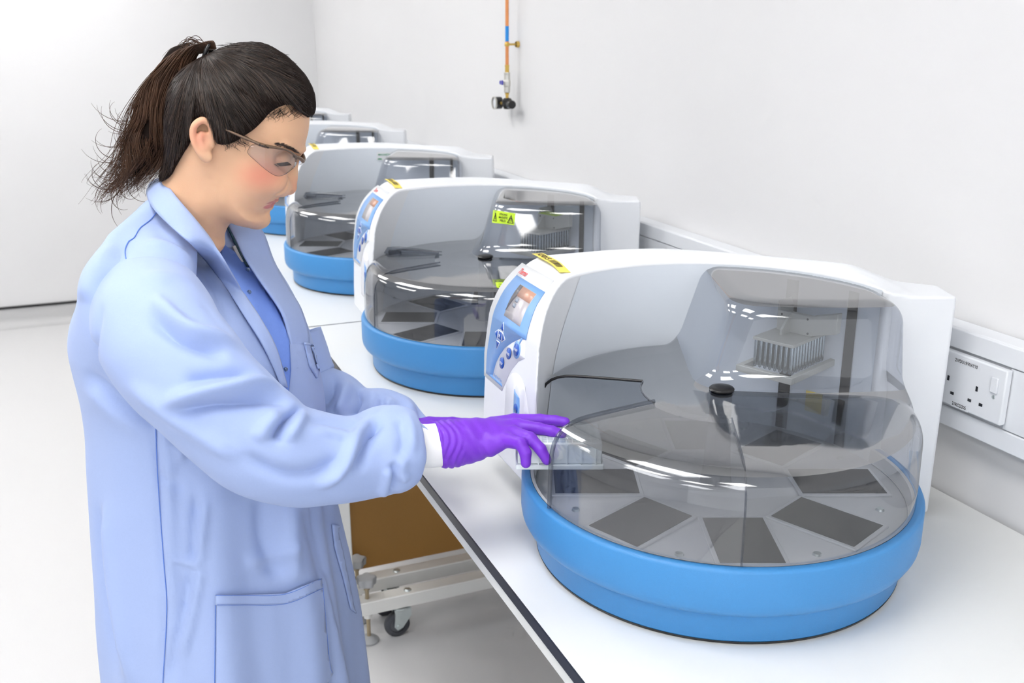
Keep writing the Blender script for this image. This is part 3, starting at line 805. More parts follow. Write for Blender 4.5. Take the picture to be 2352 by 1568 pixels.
decal(m2, 'warning_sticker', [(1138, 648), (1172, 648), (1166, 664), (1141, 660)], M_lime, [BV_d], .0012, [('STRONG', .2, .45, .3, .5), ('MAGNETIC', .2, .8, .3, .6)], M_ink, 'small lime sticker beside the hub')
mb = MB().box(-.030, .031, .0065, .0400, .3218, .3224); hd2 = [c for c in m2.children if c.name.startswith('pickup_head')][0]
o = mb.build('warning_sticker', M_lime, hd2); o['label'] = 'lime sticker on top of the pick-up head'
lettering('lettering', [('STRONG MAGNETIC FIELD', -.024, .019, .006, .048)], lambda a, b: (a, b, .3226), M_ink, o)
decal(m3, 'printed_label', [(865, 349), (902, 349), (902, 368), (865, 368)], M_white, [BV_l], .0015, [('MAGNETIC', .1, .42, .3, .8)], M_greenink, 'small white label with green stripes', extra=[[(.08, .78), (.32, .78), (.32, .92), (.08, .92)], [(.72, .78), (.96, .78), (.96, .92), (.72, .92)]])

# ------------------------------------------------------------------ the person (local frame: U right, V away, z up, turned with the view)
from mathutils.bvhtree import BVHTree
def PX(x, y, V):
    # photo pixel at horizontal distance V -> (U, V, z)
    d = FW * FPX + RT * (x - CXP) + UP * (CYP - y)
    t = V / float(d @ FH)
    P = CAM + t * d
    return np.array([P @ RT, V, P[2]])
def PIX(P):
    # (U, V, z) rows -> photo pixels
    P = np.atleast_2d(P)
    W = np.outer(P[:, 0], RT) + np.outer(P[:, 1], FH) + np.outer(P[:, 2], [0, 0, 1.0]) - CAM
    d = W @ FW
    return np.stack([CXP + FPX * (W @ RT) / d, CYP - FPX * (W @ UP) / d], 1)
PR = empty('person', (0, 0, 0), -YAW, 'woman in a pale blue lab coat and purple glove reaching into the nearest machine', 'person')
def poly_sdf(P, X, Z):
    # signed distance to a closed polygon, negative inside
    P = np.asarray(P, float); d = np.full(X.shape, 1e9); ins = np.zeros(X.shape, bool)
    n = len(P)
    for i in range(n):
        a = P[i]; b = P[(i + 1) % n]; e = b - a
        wx, wz = X - a[0], Z - a[1]
        t = np.clip((wx * e[0] + wz * e[1]) / (e @ e + 1e-12), 0, 1)
        d = np.minimum(d, (wx - e[0] * t) ** 2 + (wz - e[1] * t) ** 2)
        c = ((a[1] <= Z) & (b[1] > Z)) | ((b[1] <= Z) & (a[1] > Z))
        with np.errstate(divide='ignore', invalid='ignore'):
            xi = a[0] + (Z - a[1]) / (b[1] - a[1] + 1e-15) * e[0]
        ins ^= c & (X < xi)
    d = np.sqrt(d)
    return np.where(ins, -d, d)
def smooth_poly(P, n=6):
    # closed Catmull-Rom through the points
    P = np.asarray(P, float); m = len(P); out = []
    for i in range(m):
        p0, p1, p2, p3 = P[i - 1], P[i], P[(i + 1) % m], P[(i + 2) % m]
        for k in range(n):
            t = k / n
            out.append(.5 * ((2 * p1) + (-p0 + p2) * t + (2 * p0 - 5 * p1 + 4 * p2 - p3) * t * t + (-p0 + 3 * p1 - 3 * p2 + p3) * t ** 3))
    return np.array(out)
def spline(P, n=8):
    P = [np.asarray(p, float) for p in P]; P = [2 * P[0] - P[1]] + P + [2 * P[-1] - P[-2]]; out = []
    for i in range(1, len(P) - 2):
        p0, p1, p2, p3 = P[i - 1:i + 3]
        for k in range(n):
            t = k / n
            out.append(.5 * ((2 * p1) + (-p0 + p2) * t + (2 * p0 - 5 * p1 + 4 * p2 - p3) * t * t + (-p0 + 3 * p1 - 3 * p2 + p3) * t ** 3))
    out.append(P[-2]); return np.array(out)
def cap_sdf(X, Y, Z, a, b, ra, rb, sq=(1, 1, 1)):
    a = np.asarray(a, float); b = np.asarray(b, float); s_ = np.asarray(sq, float)
    px, py, pz = (X - a[0]) * s_[0], (Y - a[1]) * s_[1], (Z - a[2]) * s_[2]
    e = (b - a) * s_; L2 = e @ e + 1e-12
    t = np.clip((px * e[0] + py * e[1] + pz * e[2]) / L2, 0, 1)
    return np.sqrt((px - e[0] * t) ** 2 + (py - e[1] * t) ** 2 + (pz - e[2] * t) ** 2) - (ra + (rb - ra) * t)
def ell_sdf(X, Y, Z, c, r):
    k = np.sqrt(((X - c[0]) / r[0]) ** 2 + ((Y - c[1]) / r[1]) ** 2 + ((Z - c[2]) / r[2]) ** 2)
    return (k - 1) * min(r)
VH = 1.45
pp = lambda *L: [tuple(PX(x, y, VH)[[0, 2]]) for x, y in L]
def H(x, y, dv=0.0):
    p = PX(x, y, VH - abs(dv)); return np.array([p[0], VH + dv, p[2]])

# ---- head and neck: one continuous skin
face = smooth_poly(pp((709, 262), (707, 300), (700, 328), (692, 348), (681, 364), (668, 392), (655, 418), (642, 446), (631, 460), (622, 476), (612, 489), (612, 503), (603, 515), (582, 521), (553, 517), (530, 512),
                      (514, 540), (514, 566), (498, 582), (462, 572), (412, 535), (374, 468), (370, 436), (383, 392), (392, 340), (396, 280), (404, 220), (432, 170), (480, 140), (535, 124), (590, 128), (640, 150), (676, 186), (702, 226)), 4)
def face_W(X, Z):
    d = -poly_sdf(face, X, Z)
    # local half width and rounding depth, blended from a few anchor places
    A = [((560, 210), .076, .082), (((690, 290)), .066, .062), ((640, 380), .064, .058), ((600, 470), .057, .052), ((560, 500), .050, .040), ((480, 330), .074, .080), ((500, 450), .060, .052), ((430, 440), .056, .052), ((440, 540), .046, .046), ((470, 600), .034, .040)]
    num = den = numr = 0
    for (ax, ay), w, r in A:
        q = PX(ax, ay, VH); g = 1.0 / (((X - q[0]) ** 2 + (Z - q[2]) ** 2) + .0006)
        num = num + g * w; numr = numr + g * r; den = den + g
    w = num / den; r = numr / den
    t = np.clip(d / r, 0, 1)
    return np.where(d > 0, w * np.sqrt(np.maximum(0, 1 - (1 - t) ** 2.1)), -1 + 0 * d), d
def head_f(X, Y, Z):
    W, d = face_W(X[:, 0, :], Z[:, 0, :])
    yy = np.abs(Y - VH)
    f = yy - W[:, None, :]
    f = np.where(W[:, None, :] < 0, np.hypot(np.maximum(-d[:, None, :], .0004), yy), f)
    xs, zs, vs = X[:, 0, 0], Z[0, 0, :], Y[0, :, 0]
    def local(op, kind, pts, rad, k):
        # apply one small primitive (mirrored left and right) only where it matters
        P = np.array(pts); m = rad + k + .004
        i0, i1 = np.searchsorted(xs, [P[:, 0].min() - m, P[:, 0].max() + m]); j0, j1 = np.searchsorted(zs, [P[:, 2].min() - m, P[:, 2].max() + m])
        hv = np.abs(P[:, 1] - VH).max() + m
        v0, v1 = np.searchsorted(vs, [VH - hv, VH + hv])
        sl = (slice(i0, i1), slice(v0, v1), slice(j0, j1))
        x, y, z = X[sl], VH - np.abs(Y[sl] - VH), Z[sl]
        g = kind(x, y, z)
        f[sl] = smin(f[sl], g, k) if op > 0 else smax(f[sl], -g, k)
    def el(c, r, k, op=1): local(op, lambda x, y, z: ell_sdf(x, y, z, c, r), [c], max(r), k)
    def cpx(a, b, ra, rb, k, op=1): local(op, lambda x, y, z: cap_sdf(x, y, z, a, b, ra, rb), [a, b], max(ra, rb), k)
    # nose
    cpx(H(678, 364), H(668, 406), .0055, .0078, .010)
    cpx(H(668, 404), H(666, 430), .0080, .0098, .007)
    el(H(649, 434, -.0125), (.0105, .0072, .0085), .005)
    cpx(H(664, 437), H(645, 443), .0052, .0040, .005)
    el(H(656, 443, -.0085), (.0062, .0036, .0034), .002, -1)
    # lips
    cpx(H(635, 460), H(620, 459, -.018), .0034, .0028, .005)
    cpx(H(620, 459, -.018), H(606, 458, -.031), .0028, .0012, .004)
    cpx(H(622, 474), H(613, 472, -.017), .0042, .0034, .005)
    cpx(H(613, 472, -.017), H(604, 465, -.029), .0034, .0014, .004)
    cpx(H(636, 467), H(614, 465, -.021), .0009, .0010, .0015, -1)
    cpx(H(614, 465, -.021), H(598, 459, -.037), .0010, .0012, .0015, -1)
    # chin, cheek, brow ridge and eye socket with lid
    el(H(594, 503), (.016, .018, .013), .014)
    el(H(618, 408, -.037), (.026, .018, .024), .030)
    cpx(H(690, 343, -.006), H(652, 338, -.044), .0060, .0060, .010)
    el(H(662, 366, -.037), (.020, .016, .0135), .010, -1)
    el(H(646, 367, -.032), (.0135, .0135, .0125), .003)
    cpx(H(661, 371, -.030), H(640, 374, -.047), .0009, .0009, .0015, -1)
    # ear
    hx = [H(489, 318, -.074), H(483, 286, -.079), H(465, 276, -.084), H(447, 288, -.088), H(443, 312, -.088), H(452, 340, -.085), H(466, 360, -.081)]
    hx = spline(hx, 4)
    for a, b in zip(hx[:-1], hx[1:]): cpx(a, b, .0042, .0042, .002)
    cpx(H(466, 322, -.076), H(470, 350, -.077), .0130, .0085, .004)
    el(H(474, 360, -.079), (.0085, .0050, .0085), .003)
    el(H(476, 322, -.093), (.0105, .0115, .0140), .003, -1)
    cpx(H(452, 300, -.094), H(458, 336, -.092), .0040, .0038, .003, -1)
    cpx(H(462, 306, -.082), H(462, 334, -.083), .0030, .0030, .003)
    el(H(487, 330, -.076), (.0045, .0040, .0065), .003)
    return f
lo = np.array([PX(300, 640, VH)[0], VH - .115, PX(400, 640, VH)[2]]); hi = np.array([PX(730, 100, VH)[0], VH + .115, PX(560, 100, VH)[2]])
V, Q = surface_net(head_f, lo, hi, .0017)
for _ in range(2):                                                # relax the net a little
    acc = np.zeros_like(V); cnt = np.zeros(len(V))
    for i in range(4):
        for j in (1, 3):
            np.add.at(acc, Q[:, i], V[Q[:, (i + j) % 4]]); np.add.at(cnt, Q[:, i], 1)
    V = V + .5 * (acc / np.maximum(cnt, 1)[:, None] - V)
head_V, head_Q = V, Q
head_me = fast_mesh('head', V, Q)
def skin_mat():
    m = mat('skin', rgb(227, 181, 146), .48, var=.05, scale=18, sss=.12, bump=.12, bscale=700, spec=.35)
    # rosy cheeks, lips and ears: patches of colour at fixed places of the face
    nt = m.node_tree; N = nt.nodes; L = nt.links; b = N['Principled BSDF']
    src = b.inputs['Base Color'].links[0].from_socket
    tc = [n for n in N if n.type == 'TEX_COORD'][0]
    def patch(src, c, r, col, k):
        sub = N.new('ShaderNodeVectorMath'); sub.operation = 'SUBTRACT'; L.new(tc.outputs['Object'], sub.inputs[0]); sub.inputs[1].default_value = tuple(c)
        dv = N.new('ShaderNodeVectorMath'); dv.operation = 'DIVIDE'; L.new(sub.outputs[0], dv.inputs[0]); dv.inputs[1].default_value = r
        ln = N.new('ShaderNodeVectorMath'); ln.operation = 'LENGTH'; L.new(dv.outputs[0], ln.inputs[0])
        mr = N.new('ShaderNodeMapRange'); mr.interpolation_type = 'SMOOTHSTEP'
        mr.inputs[1].default_value = 1.0; mr.inputs[2].default_value = 0.0 if k < .9 else .72; mr.inputs[3].default_value = 0.0; mr.inputs[4].default_value = k
        L.new(ln.outputs['Value'], mr.inputs[0])
        mx = N.new('ShaderNodeMix'); mx.data_type = 'RGBA'; L.new(mr.outputs[0], mx.inputs[0]); L.new(src, mx.inputs[6]); mx.inputs[7].default_value = col
        return mx.outputs[2]
    for s_ in (-1, 1):
        src = patch(src, H(603, 402, .058 * s_), (.052, .06, .036), rgb(220, 120, 102), .62)
        src = patch(src, H(462, 312, .090 * s_), (.026, .02, .034), rgb(224, 132, 116), .6)
        src = patch(src, H(618, 471, .012 * s_), (.0125, .021, .0054), rgb(206, 122, 118), .92)
        src = patch(src, H(624, 462, .014 * s_), (.0150, .022, .0030), rgb(200, 124, 116), .92)
    src = patch(src, H(676, 425), (.024, .03, .024), rgb(224, 140, 112), .5)
    L.new(src, b.inputs['Base Color'])
    return m
M_skin = skin_mat()
M_hair = mat('dark_hair', rgb(38, 28, 24), .40, var=.5, scale=160, spec=.45)
M_hair3 = mat('lighter_brown_hair', rgb(70, 54, 45), .36, var=.4, scale=160, spec=.5)  # lighter brown for strands picked at random
M_scalp = mat('hair_base', rgb(30, 22, 19), .85, var=.3, scale=120, spec=.1)
M_hair2 = mat('brown_hair', rgb(74, 50, 35), .42, var=.6, scale=45, spec=.35)
M_lash = mat('lash_brown', rgb(56, 41, 35), .6, var=.1)
link('body', head_me, M_skin, PR, label='fair skin of face and neck')

# ---- hair swept back to a high tie
outer = smooth_poly(pp((488, 120), (512, 108), (548, 98), (582, 95), (614, 102), (648, 122), (676, 147), (699, 172), (717, 205), (724, 236), (721, 262), (706, 274),
                       (690, 320), (600, 470), (450, 500), (374, 410), (386, 372), (386, 330), (384, 289), (386, 241), (392, 203), (405, 176), (430, 152), (462, 132)), 4)
sp_ = [(470, 116, 0), (512, 104, 0), (548, 94, 0), (582, 91, 0), (614, 98, 0), (650, 118, 0), (680, 145, 0), (703, 172, 0), (722, 204, 0), (729, 236, 0), (725, 264, 0), (708, 279, 0), (700, 266, .018), (686, 250, .036), (664, 240, .052), (640, 246, .060), (618, 260, .066), (600, 280, .070), (578, 300, .072),
       (556, 314, .074), (534, 328, .076), (510, 332, .077), (496, 326, .078), (492, 306, .078), (484, 284, .079), (466, 268, .079), (446, 274, .079), (438, 292, .078), (432, 328, .076), (418, 352, .070), (402, 380, .062), (386, 408, .05), (370, 414, 0), (379, 372, 0), (380, 330, 0), (378, 289, 0), (380, 241, 0), (387, 203, 0), (400, 174, 0), (428, 148, 0), (450, 130, 0)]
side = smooth_poly([tuple(PX(x, y, VH - d)[[0, 2]]) for x, y, d in sp_], 4)
def hair_W(X, Z):
    d = -poly_sdf(outer, X, Z)
    t = np.clip(d / .088, 0, 1)
    return np.where(d > 0, .0835 * np.sqrt(np.maximum(0, 1 - (1 - t) ** 2.0)), -1.0), d
def hair_f(X, Y, Z):
    W, d = hair_W(X[:, 0, :], Z[:, 0, :]); sd = poly_sdf(side, X[:, 0, :], Z[:, 0, :])
    yy = np.abs(Y - VH); W3 = W[:, None, :]; d3 = d[:, None, :]
    # locks: shallow furrows running towards the tie
    tie = H(476, 118); ang = np.arctan2(Z - tie[2], X - tie[0]); rr = np.hypot(X - tie[0], Z - tie[2])
    wav = -.0030 * (.5 + .5 * np.sin(ang * 17 + 2 * np.sin(rr * 40))) * np.clip(rr / .05, 0, 1) + .0006 * np.sin(ang * 61 + rr * 60)
    f = np.where(W3 < 0, np.hypot(np.maximum(-d3, .0004), yy), yy - W3 + wav)
    return smax(f, sd[:, None, :] + 0 * Y, .006)
V, Q = surface_net(hair_f, lo - np.array([0, 0, -.1]), hi + np.array([.01, 0, .02]), .0024)
link('hair', fast_mesh('hair', V, Q), M_scalp, PR, label='dark brown hair pulled back')
def strand_mesh(paths, rad):
    # thin three-sided strips, tapering to the tip
    VV = []; FF = []; off = 0
    for P in paths:
        P = np.asarray(P); n = len(P)
        T = np.gradient(P, axis=0); T /= np.maximum(np.linalg.norm(T, axis=1, keepdims=True), 1e-9)
        ref = np.array([.3, 1.0, .2]); A = np.cross(T, ref); A /= np.maximum(np.linalg.norm(A, axis=1, keepdims=True), 1e-9); Bv = np.cross(T, A)
        tq = np.linspace(0, 1, n); r = (rad * (1 - .75 * tq ** 2) * np.minimum(1, .2 + tq * 5))[:, None]
        ring = np.stack([P + r * (A * math.cos(k * 2.0944) + Bv * math.sin(k * 2.0944)) for k in range(3)], 1).reshape(-1, 3)
        VV.append(ring)
        i = np.arange(n - 1)[:, None] * 3
        for k in range(3):
            k2 = (k + 1) % 3
            FF.append(off + np.concatenate([i + k, i + k2, i + 3 + k2, i + 3 + k], 1))
        off += n * 3
    return np.concatenate(VV), np.concatenate(FF)
rng = np.random.default_rng(3)
gx = np.linspace(lo[0] - .01, hi[0] + .02, 260); gz = np.linspace(lo[2], hi[2] + .03, 300)
GX, GZ = np.meshgrid(gx, gz, indexing='ij')
G_side = poly_sdf(side, GX, GZ); G_hd = -poly_sdf(outer, GX, GZ)
def look(G, x, z):
    fx = np.clip((x - gx[0]) / (gx[1] - gx[0]), 0, len(gx) - 1.001); fz = np.clip((z - gz[0]) / (gz[1] - gz[0]), 0, len(gz) - 1.001)
    i = fx.astype(int); j = fz.astype(int); u = fx - i; v = fz - j
    return G[i, j] * (1 - u) * (1 - v) + G[i + 1, j] * u * (1 - v) + G[i, j + 1] * (1 - u) * v + G[i + 1, j + 1] * u * v
head_bvh = BVHTree.FromPolygons([tuple(v) for v in head_V], [tuple(q) for q in head_Q])
def on_head(x, z, sgn=-1):
    h = head_bvh.ray_cast(Vector((x, VH + sgn * .3, z)), Vector((0, -sgn, 0)))
    return h[0].y if h[0] is not None else VH
paths = []; light = []
tie2 = np.array(H(476, 118))[[0, 2]]
lox, hix = PX(375, 420, VH), PX(730, 90, VH)
cand = np.stack([rng.uniform(lox[0], hix[0], 16000), rng.uniform(lox[2], hix[2], 16000)], 1)
cand = cand[look(G_side, cand[:, 0], cand[:, 1]) < .0015][:5200]
for p in cand:
    sgn = -1 if rng.random() < .8 else 1
    e_ = tie2 - p; L_ = np.linalg.norm(e_)
    if L_ < .02: continue
    nrm = np.array([-e_[1], e_[0]]) / L_
    # locks from the front sweep over the top of the head before dropping to the tie
    lift = np.clip((p[0] - tie2[0]) / .12, 0, 1)
    bow = -(.26 * lift * L_) + rng.normal(0, .03) * L_ + .07 * L_ * math.sin(p[1] * 70 + p[0] * 40)
    t = np.linspace(0, 1, 12) * (1.0 if rng.random() < .55 else rng.uniform(.35, 1.0))
    xz = p + np.outer(t, e_) + np.outer(2 * t * (1 - t) * bow, nrm)
    dv = look(G_hd, xz[:, 0], xz[:, 1])
    ok = dv > .0006
    if ok.sum() < 4: continue
    xz = xz[ok]; dv = dv[ok]
    Wv = .0835 * np.sqrt(np.maximum(0, 1 - (1 - np.clip(dv / .088, 0, 1)) ** 2))
    y = VH + sgn * (Wv + .0042 * (.5 + .5 * math.sin(math.atan2(p[1] - tie2[1], p[0] - tie2[0]) * 17 + 2 * math.sin(L_ * 40))) + .0012 * rng.random() + .0012 * np.sin(np.linspace(0, rng.uniform(3, 7), len(Wv)) + p[0] * 200))
    (light if rng.random() < .3 else paths).append(np.stack([xz[:, 0], y, xz[:, 1]], 1))
fine = []
for _ in range(120):                                               # wisps at the hairline and in front of the ear
    if _ < 60: q = H(rng.uniform(600, 690), rng.uniform(244, 258), -.055); ax = rng.uniform(-.9, .2)
    else: q = H(rng.uniform(498, 560), rng.uniform(304, 326), -.075); ax = rng.uniform(-.3, .8)
    d_ = rng.uniform(.008, .022); t = np.linspace(0, 1, 7)
    x = q[0] + d_ * t * ax + .003 * np.sin(t * 4 + _); z = q[2] - d_ * (t - .3 * t * t)
    fine.append(np.stack([x, [on_head(a, b) - .0015 for a, b in zip(x, z)], z], 1))
V, Q = strand_mesh(light, .0005)
link('hair_strands', fast_mesh('hair_strands', V, Q), M_hair3, PR, kind='stuff')
V, Q = strand_mesh(fine, .00028)
link('hair_wisps', fast_mesh('hair_wisps', V, Q), M_hair, PR, kind='stuff')
for k in range(60):                                                # flyaway hairs along the top
    u = rng.random(); q = H(500 + 215 * u, np.interp(u, [0, .35, .7, 1], [112, 96, 120, 215]), rng.uniform(-.03, .03)); t = np.linspace(0, 1, 7)
    L_ = rng.uniform(.015, .035); an = rng.uniform(1.9, 3.3)
    paths.append(np.stack([q[0] + L_ * t * math.cos(an), q[1] + 0 * t, q[2] - .004 + L_ * (t - .6 * t * t) * abs(math.sin(an)) * .6], 1))
V, Q = strand_mesh(paths, .00055)
link('hair_strands', fast_mesh('hair_strands', V, Q), M_hair, PR, kind='stuff')
# ponytail
core = spline([H(478, 118), H(455, 104), H(425, 118), H(396, 158), H(374, 214), H(358, 276), H(342, 336), H(320, 398), H(300, 452)], 10)
cw = np.interp(np.linspace(0, 1, len(core)), [0, .08, .2, .4, .7, .9, 1.0], [.012, .018, .024, .030, .034, .034, .026])
paths = []
for k in range(1500):
    r0 = math.sqrt(rng.random()); an = rng.uniform(0, 2 * PI)
    n0 = 0; n1 = int(len(core) * rng.uniform(.72, 1.0)); idx = np.arange(n0, n1)
    t = idx / len(core)
    amp = .003 + .013 * t ** 1.5
    lock = int(an * 3) * 1.3 + int(r0 * 3) * 2.1; fq = 9 + 3 * math.sin(lock); ph = lock + rng.normal(0, .25)
    wx = amp * np.sin(fq * t * 2 + ph) * t; wy = amp * np.sin(fq * t * 2.3 + ph * 1.7) * t
    spread = 1 + (rng.random() ** 3) * 1.1 * np.clip(t - .3, 0, 1) * 2
    P = core[idx].copy()
    P[:, 0] += (r0 * math.cos(an) * cw[idx] * spread) + wx - .02 * np.clip(t - .75, 0, 1) * rng.random() * 4
    P[:, 1] += (r0 * math.sin(an) * cw[idx] * .85) + wy
    P[:, 2] += .3 * r0 * math.cos(an) * cw[idx] + .5 * wy
    paths.append(P)
for k in range(60):                                                # curls hanging out on the far side from the face
    s0 = rng.uniform(.6, .97); q = core[int(s0 * (len(core) - 1))]; L_ = rng.uniform(.03, .085); t = np.linspace(0, 1, 24)
    a = rng.uniform(3.2, 4.3) + rng.choice([-1, 1]) * rng.uniform(1.0, 3.2) * t ** 1.3
    x = np.cumsum(np.cos(a)) / 24 * L_; z = np.cumsum(np.sin(a)) / 24 * L_
    paths.append(np.stack([q[0] - .022 + x, q[1] + rng.uniform(-.02, .02) + 0 * t, q[2] + z], 1))
for k in range(26):                                                # loops standing up at the tie
    t = np.linspace(0, 1, 16); w = rng.uniform(.018, .045); h = rng.uniform(.006, .022); q = H(rng.uniform(440, 474), rng.uniform(104, 116), rng.uniform(-.012, .012))
    paths.append(np.stack([q[0] - w * t, q[1] + .004 * np.sin(6 * t), q[2] + h * np.sin(PI * t) - .012 * t], 1))
V, Q = strand_mesh(paths, .0006)
link('ponytail', fast_mesh('ponytail', V, Q), M_hair2, PR, kind='stuff', label='long wavy brown ponytail')
mb = MB(); mb.tube(core[16:-8], list(cw[16:-8] * np.interp(np.linspace(0, 1, len(core) - 24), [0, .15, .8, 1], [.3, .62, .6, .1])), 12); mb.build('ponytail_core', M_scalp, PR, 80)
mb = MB(); c = H(478, 119)
mb.tube([c + np.array([.010 * math.cos(a) * .5, .0125 * math.sin(a), .0115 * math.cos(a)]) for a in np.linspace(0, 2 * PI, 25)], .0032, 8, False)
mb.build('hair_tie', M_blackpl, PR, 80)
# brows and lashes
paths = []
for sgn in (-1, 1):
    for k in range(190):
        u = rng.random(); q = H(690 - 52 * u, np.interp(u, [0, .25, .6, 1], [352, 342, 332, 330]) + rng.normal(0, 1.8), -np.interp(u, [0, .4, 1], [.012, .036, .055]))
        t = np.linspace(0, 1, 4); Lh = .0055
        x = q[0] - Lh * t * .9; z = q[2] + Lh * t * (.5 - .6 * u)
        paths.append(np.stack([x, [on_head(a, b_, sgn) + sgn * .0006 for a, b_ in zip(x, z)], z], 1))
    for k in range(40):
        u = k / 39; q = H(660 - 26 * u, 371 + 2.5 * u, -.04); t = np.linspace(0, 1, 4); y0 = on_head(q[0], q[2], sgn)
        paths.append(np.stack([q[0] + .007 * t, y0 + sgn * (.0004 + .003 * t), q[2] - .0045 * t], 1))
V, Q = strand_mesh(paths, .00036)
link('brows_and_lashes', fast_mesh('brows_and_lashes', V, Q), M_lash, PR, kind='stuff')

# ---- lab coat
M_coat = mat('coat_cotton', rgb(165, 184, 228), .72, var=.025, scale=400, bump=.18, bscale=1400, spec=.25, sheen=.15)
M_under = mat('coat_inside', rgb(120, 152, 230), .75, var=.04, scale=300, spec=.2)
M_seam = mat('coat_seam', rgb(96, 132, 214), .8, var=.04)
M_cuffw = mat('white_cuff', rgb(244, 244, 244), .75, var=.015, bump=.3, bscale=900)
M_tee = mat('white_shirt', rgb(240, 236, 232), .8, var=.02)
M_teal = mat('dark_lanyard', rgb(28, 70, 84), .7, var=.05)
M_navy = mat('navy_trousers', rgb(36, 40, 60), .8, var=.08)
M_shoe = mat('black_shoe', rgb(30, 30, 32), .5, var=.08)
def fold(P, N, strokes):
    # push points along their normals where drawn folds cross the side of the cloth that faces the aisle
    px = PIX(P); off = np.zeros(len(P)); facing = np.clip(-N[:, 1] * 1.6 + .15, 0, 1)
    for pts, w, amp, kind in strokes:
        A = np.array(pts, float)
        if len(A) > 2: A = spline([np.r_[a, 0] for a in A], 5)[:, :2]
        best = np.full(len(P), 1e9); sd = np.zeros(len(P)); tt = np.zeros(len(P)); n = len(A) - 1
        for i in range(n):
            e = A[i + 1] - A[i]; L2 = e @ e + 1e-9
            q = px - A[i]; t = np.clip(q @ e / L2, 0, 1); dv = q - t[:, None] * e; d = np.hypot(dv[:, 0], dv[:, 1])
            cr = np.sign(e[0] * q[:, 1] - e[1] * q[:, 0])
            m = d < best; best[m] = d[m]; sd[m] = (cr * d)[m]; tt[m] = ((i + t) / n)[m]
        ends = np.clip(np.minimum(tt, 1 - tt) / .18, 0, 1) ** .7
        if kind == 'ridge': off += 1.9 * amp * np.exp(-(best / w) ** 2) * ends * facing
        elif kind == 'step': off += amp * (1 / (1 + np.exp(-np.clip(sd / 2.2, -40, 40)))) * np.exp(-(best / w) ** 2) * facing
        elif kind == 'pleat': off += 1.7 * amp * (np.exp(-((sd - .6 * w) / w) ** 2) - np.exp(-((sd + .6 * w) / w) ** 2)) * ends * facing
    return P + N * np.clip(off, -.034, .034)[:, None]
def relax(G, n):
    # even out a ring grid a little (rows open, columns closed)
    for _ in range(n):
        A = (np.roll(G, 1, 1) + np.roll(G, -1, 1)) / 2; B_ = G.copy(); B_[1:-1] = (G[2:] + G[:-2]) / 2
        G = .4 * G + .3 * A + .3 * B_
    return G
def grid_normals(P, closed_u=True):
    du = (np.roll(P, -1, 1) - np.roll(P, 1, 1)); dv = np.gradient(P, axis=0)
    N = np.cross(du, dv); N /= np.maximum(np.linalg.norm(N, axis=2, keepdims=True), 1e-9)
    return N
def ring_faces(nz, nu):
    i, j = np.meshgrid(np.arange(nz - 1), np.arange(nu), indexing='ij'); j2 = (j + 1) % nu
    return np.stack([i * nu + j, i * nu + j2, (i + 1) * nu + j2, (i + 1) * nu + j], -1).reshape(-1, 4)
AF = math.radians(20)
FV = np.array([math.cos(AF), -math.sin(AF)]); RV = np.array([-math.sin(AF), -math.cos(AF)])
VT = 1.47
lev = [(418, 356, 486, .066), (445, 338, 496, .080), (475, 308, 506, .104), (520, 264, 526, .142), (570, 221, 562, .176), (620, 189, 606, .196), (680, 163, 650, .205), (740, 155, 686, .208), (800, 166, 712, .206), (860, 182, 728, .203),
       (930, 193, 742, .20), (1000, 197, 748, .20), (1080, 205, 754, .203), (1170, 215, 762, .208), (1260, 225, 778, .215), (1350, 232, 796, .222), (1450, 245, 812, .23), (1568, 258, 826, .238), (1760, 282, 846, .248), (1960, 306, 864, .254)]
zz = np.array([PX(500, y, VT)[2] for y, *_ in lev]); ul = np.array([PX(a, y, VT)[0] for y, a, b, w in lev]); ur = np.array([PX(b, y, VT)[0] for y, a, b, w in lev]); hw = np.array([w for *_, w in lev])
_ph = np.linspace(0, 2 * PI, 120)
for _it in range(5):                       # widen or narrow each level until its outline falls where it was measured
    for i, (y, a, b, w) in enumerate(lev):
        e_ = (ur[i] - ul[i]) / 2; hd_ = math.sqrt(max(.02 ** 2, e_ ** 2 - (w * math.sin(AF)) ** 2)) / math.cos(AF); m_ = (ul[i] + ur[i]) / 2
        R_ = np.stack([m_ + FV[0] * hd_ * np.cos(_ph) + RV[0] * w * np.sin(_ph), VT + FV[1] * hd_ * np.cos(_ph) + RV[1] * w * np.sin(_ph), np.full(120, zz[i])], 1)
        q = PIX(R_)[:, 0]
        ul[i] += (a - q.min()) / 1600 * .8; ur[i] += (b - q.max()) / 1600 * .8
def sm(zq, y):
    o = np.argsort(zz); z_, y_ = zz[o], y[o]
    m = np.gradient(y_, z_); k = np.clip(np.searchsorted(z_, zq) - 1, 0, len(z_) - 2); h = z_[k + 1] - z_[k]; t = (zq - z_[k]) / h
    return (2 * t ** 3 - 3 * t ** 2 + 1) * y_[k] + (t ** 3 - 2 * t ** 2 + t) * h * m[k] + (-2 * t ** 3 + 3 * t ** 2) * y_[k + 1] + (t ** 3 - t ** 2) * h * m[k + 1]
SH_N = [(PX(425, 540, 1.405), .022), (PX(376, 610, 1.355), .040), (PX(345, 680, 1.318), .058), (PX(350, 740, 1.305), .064)]       # near shoulder line
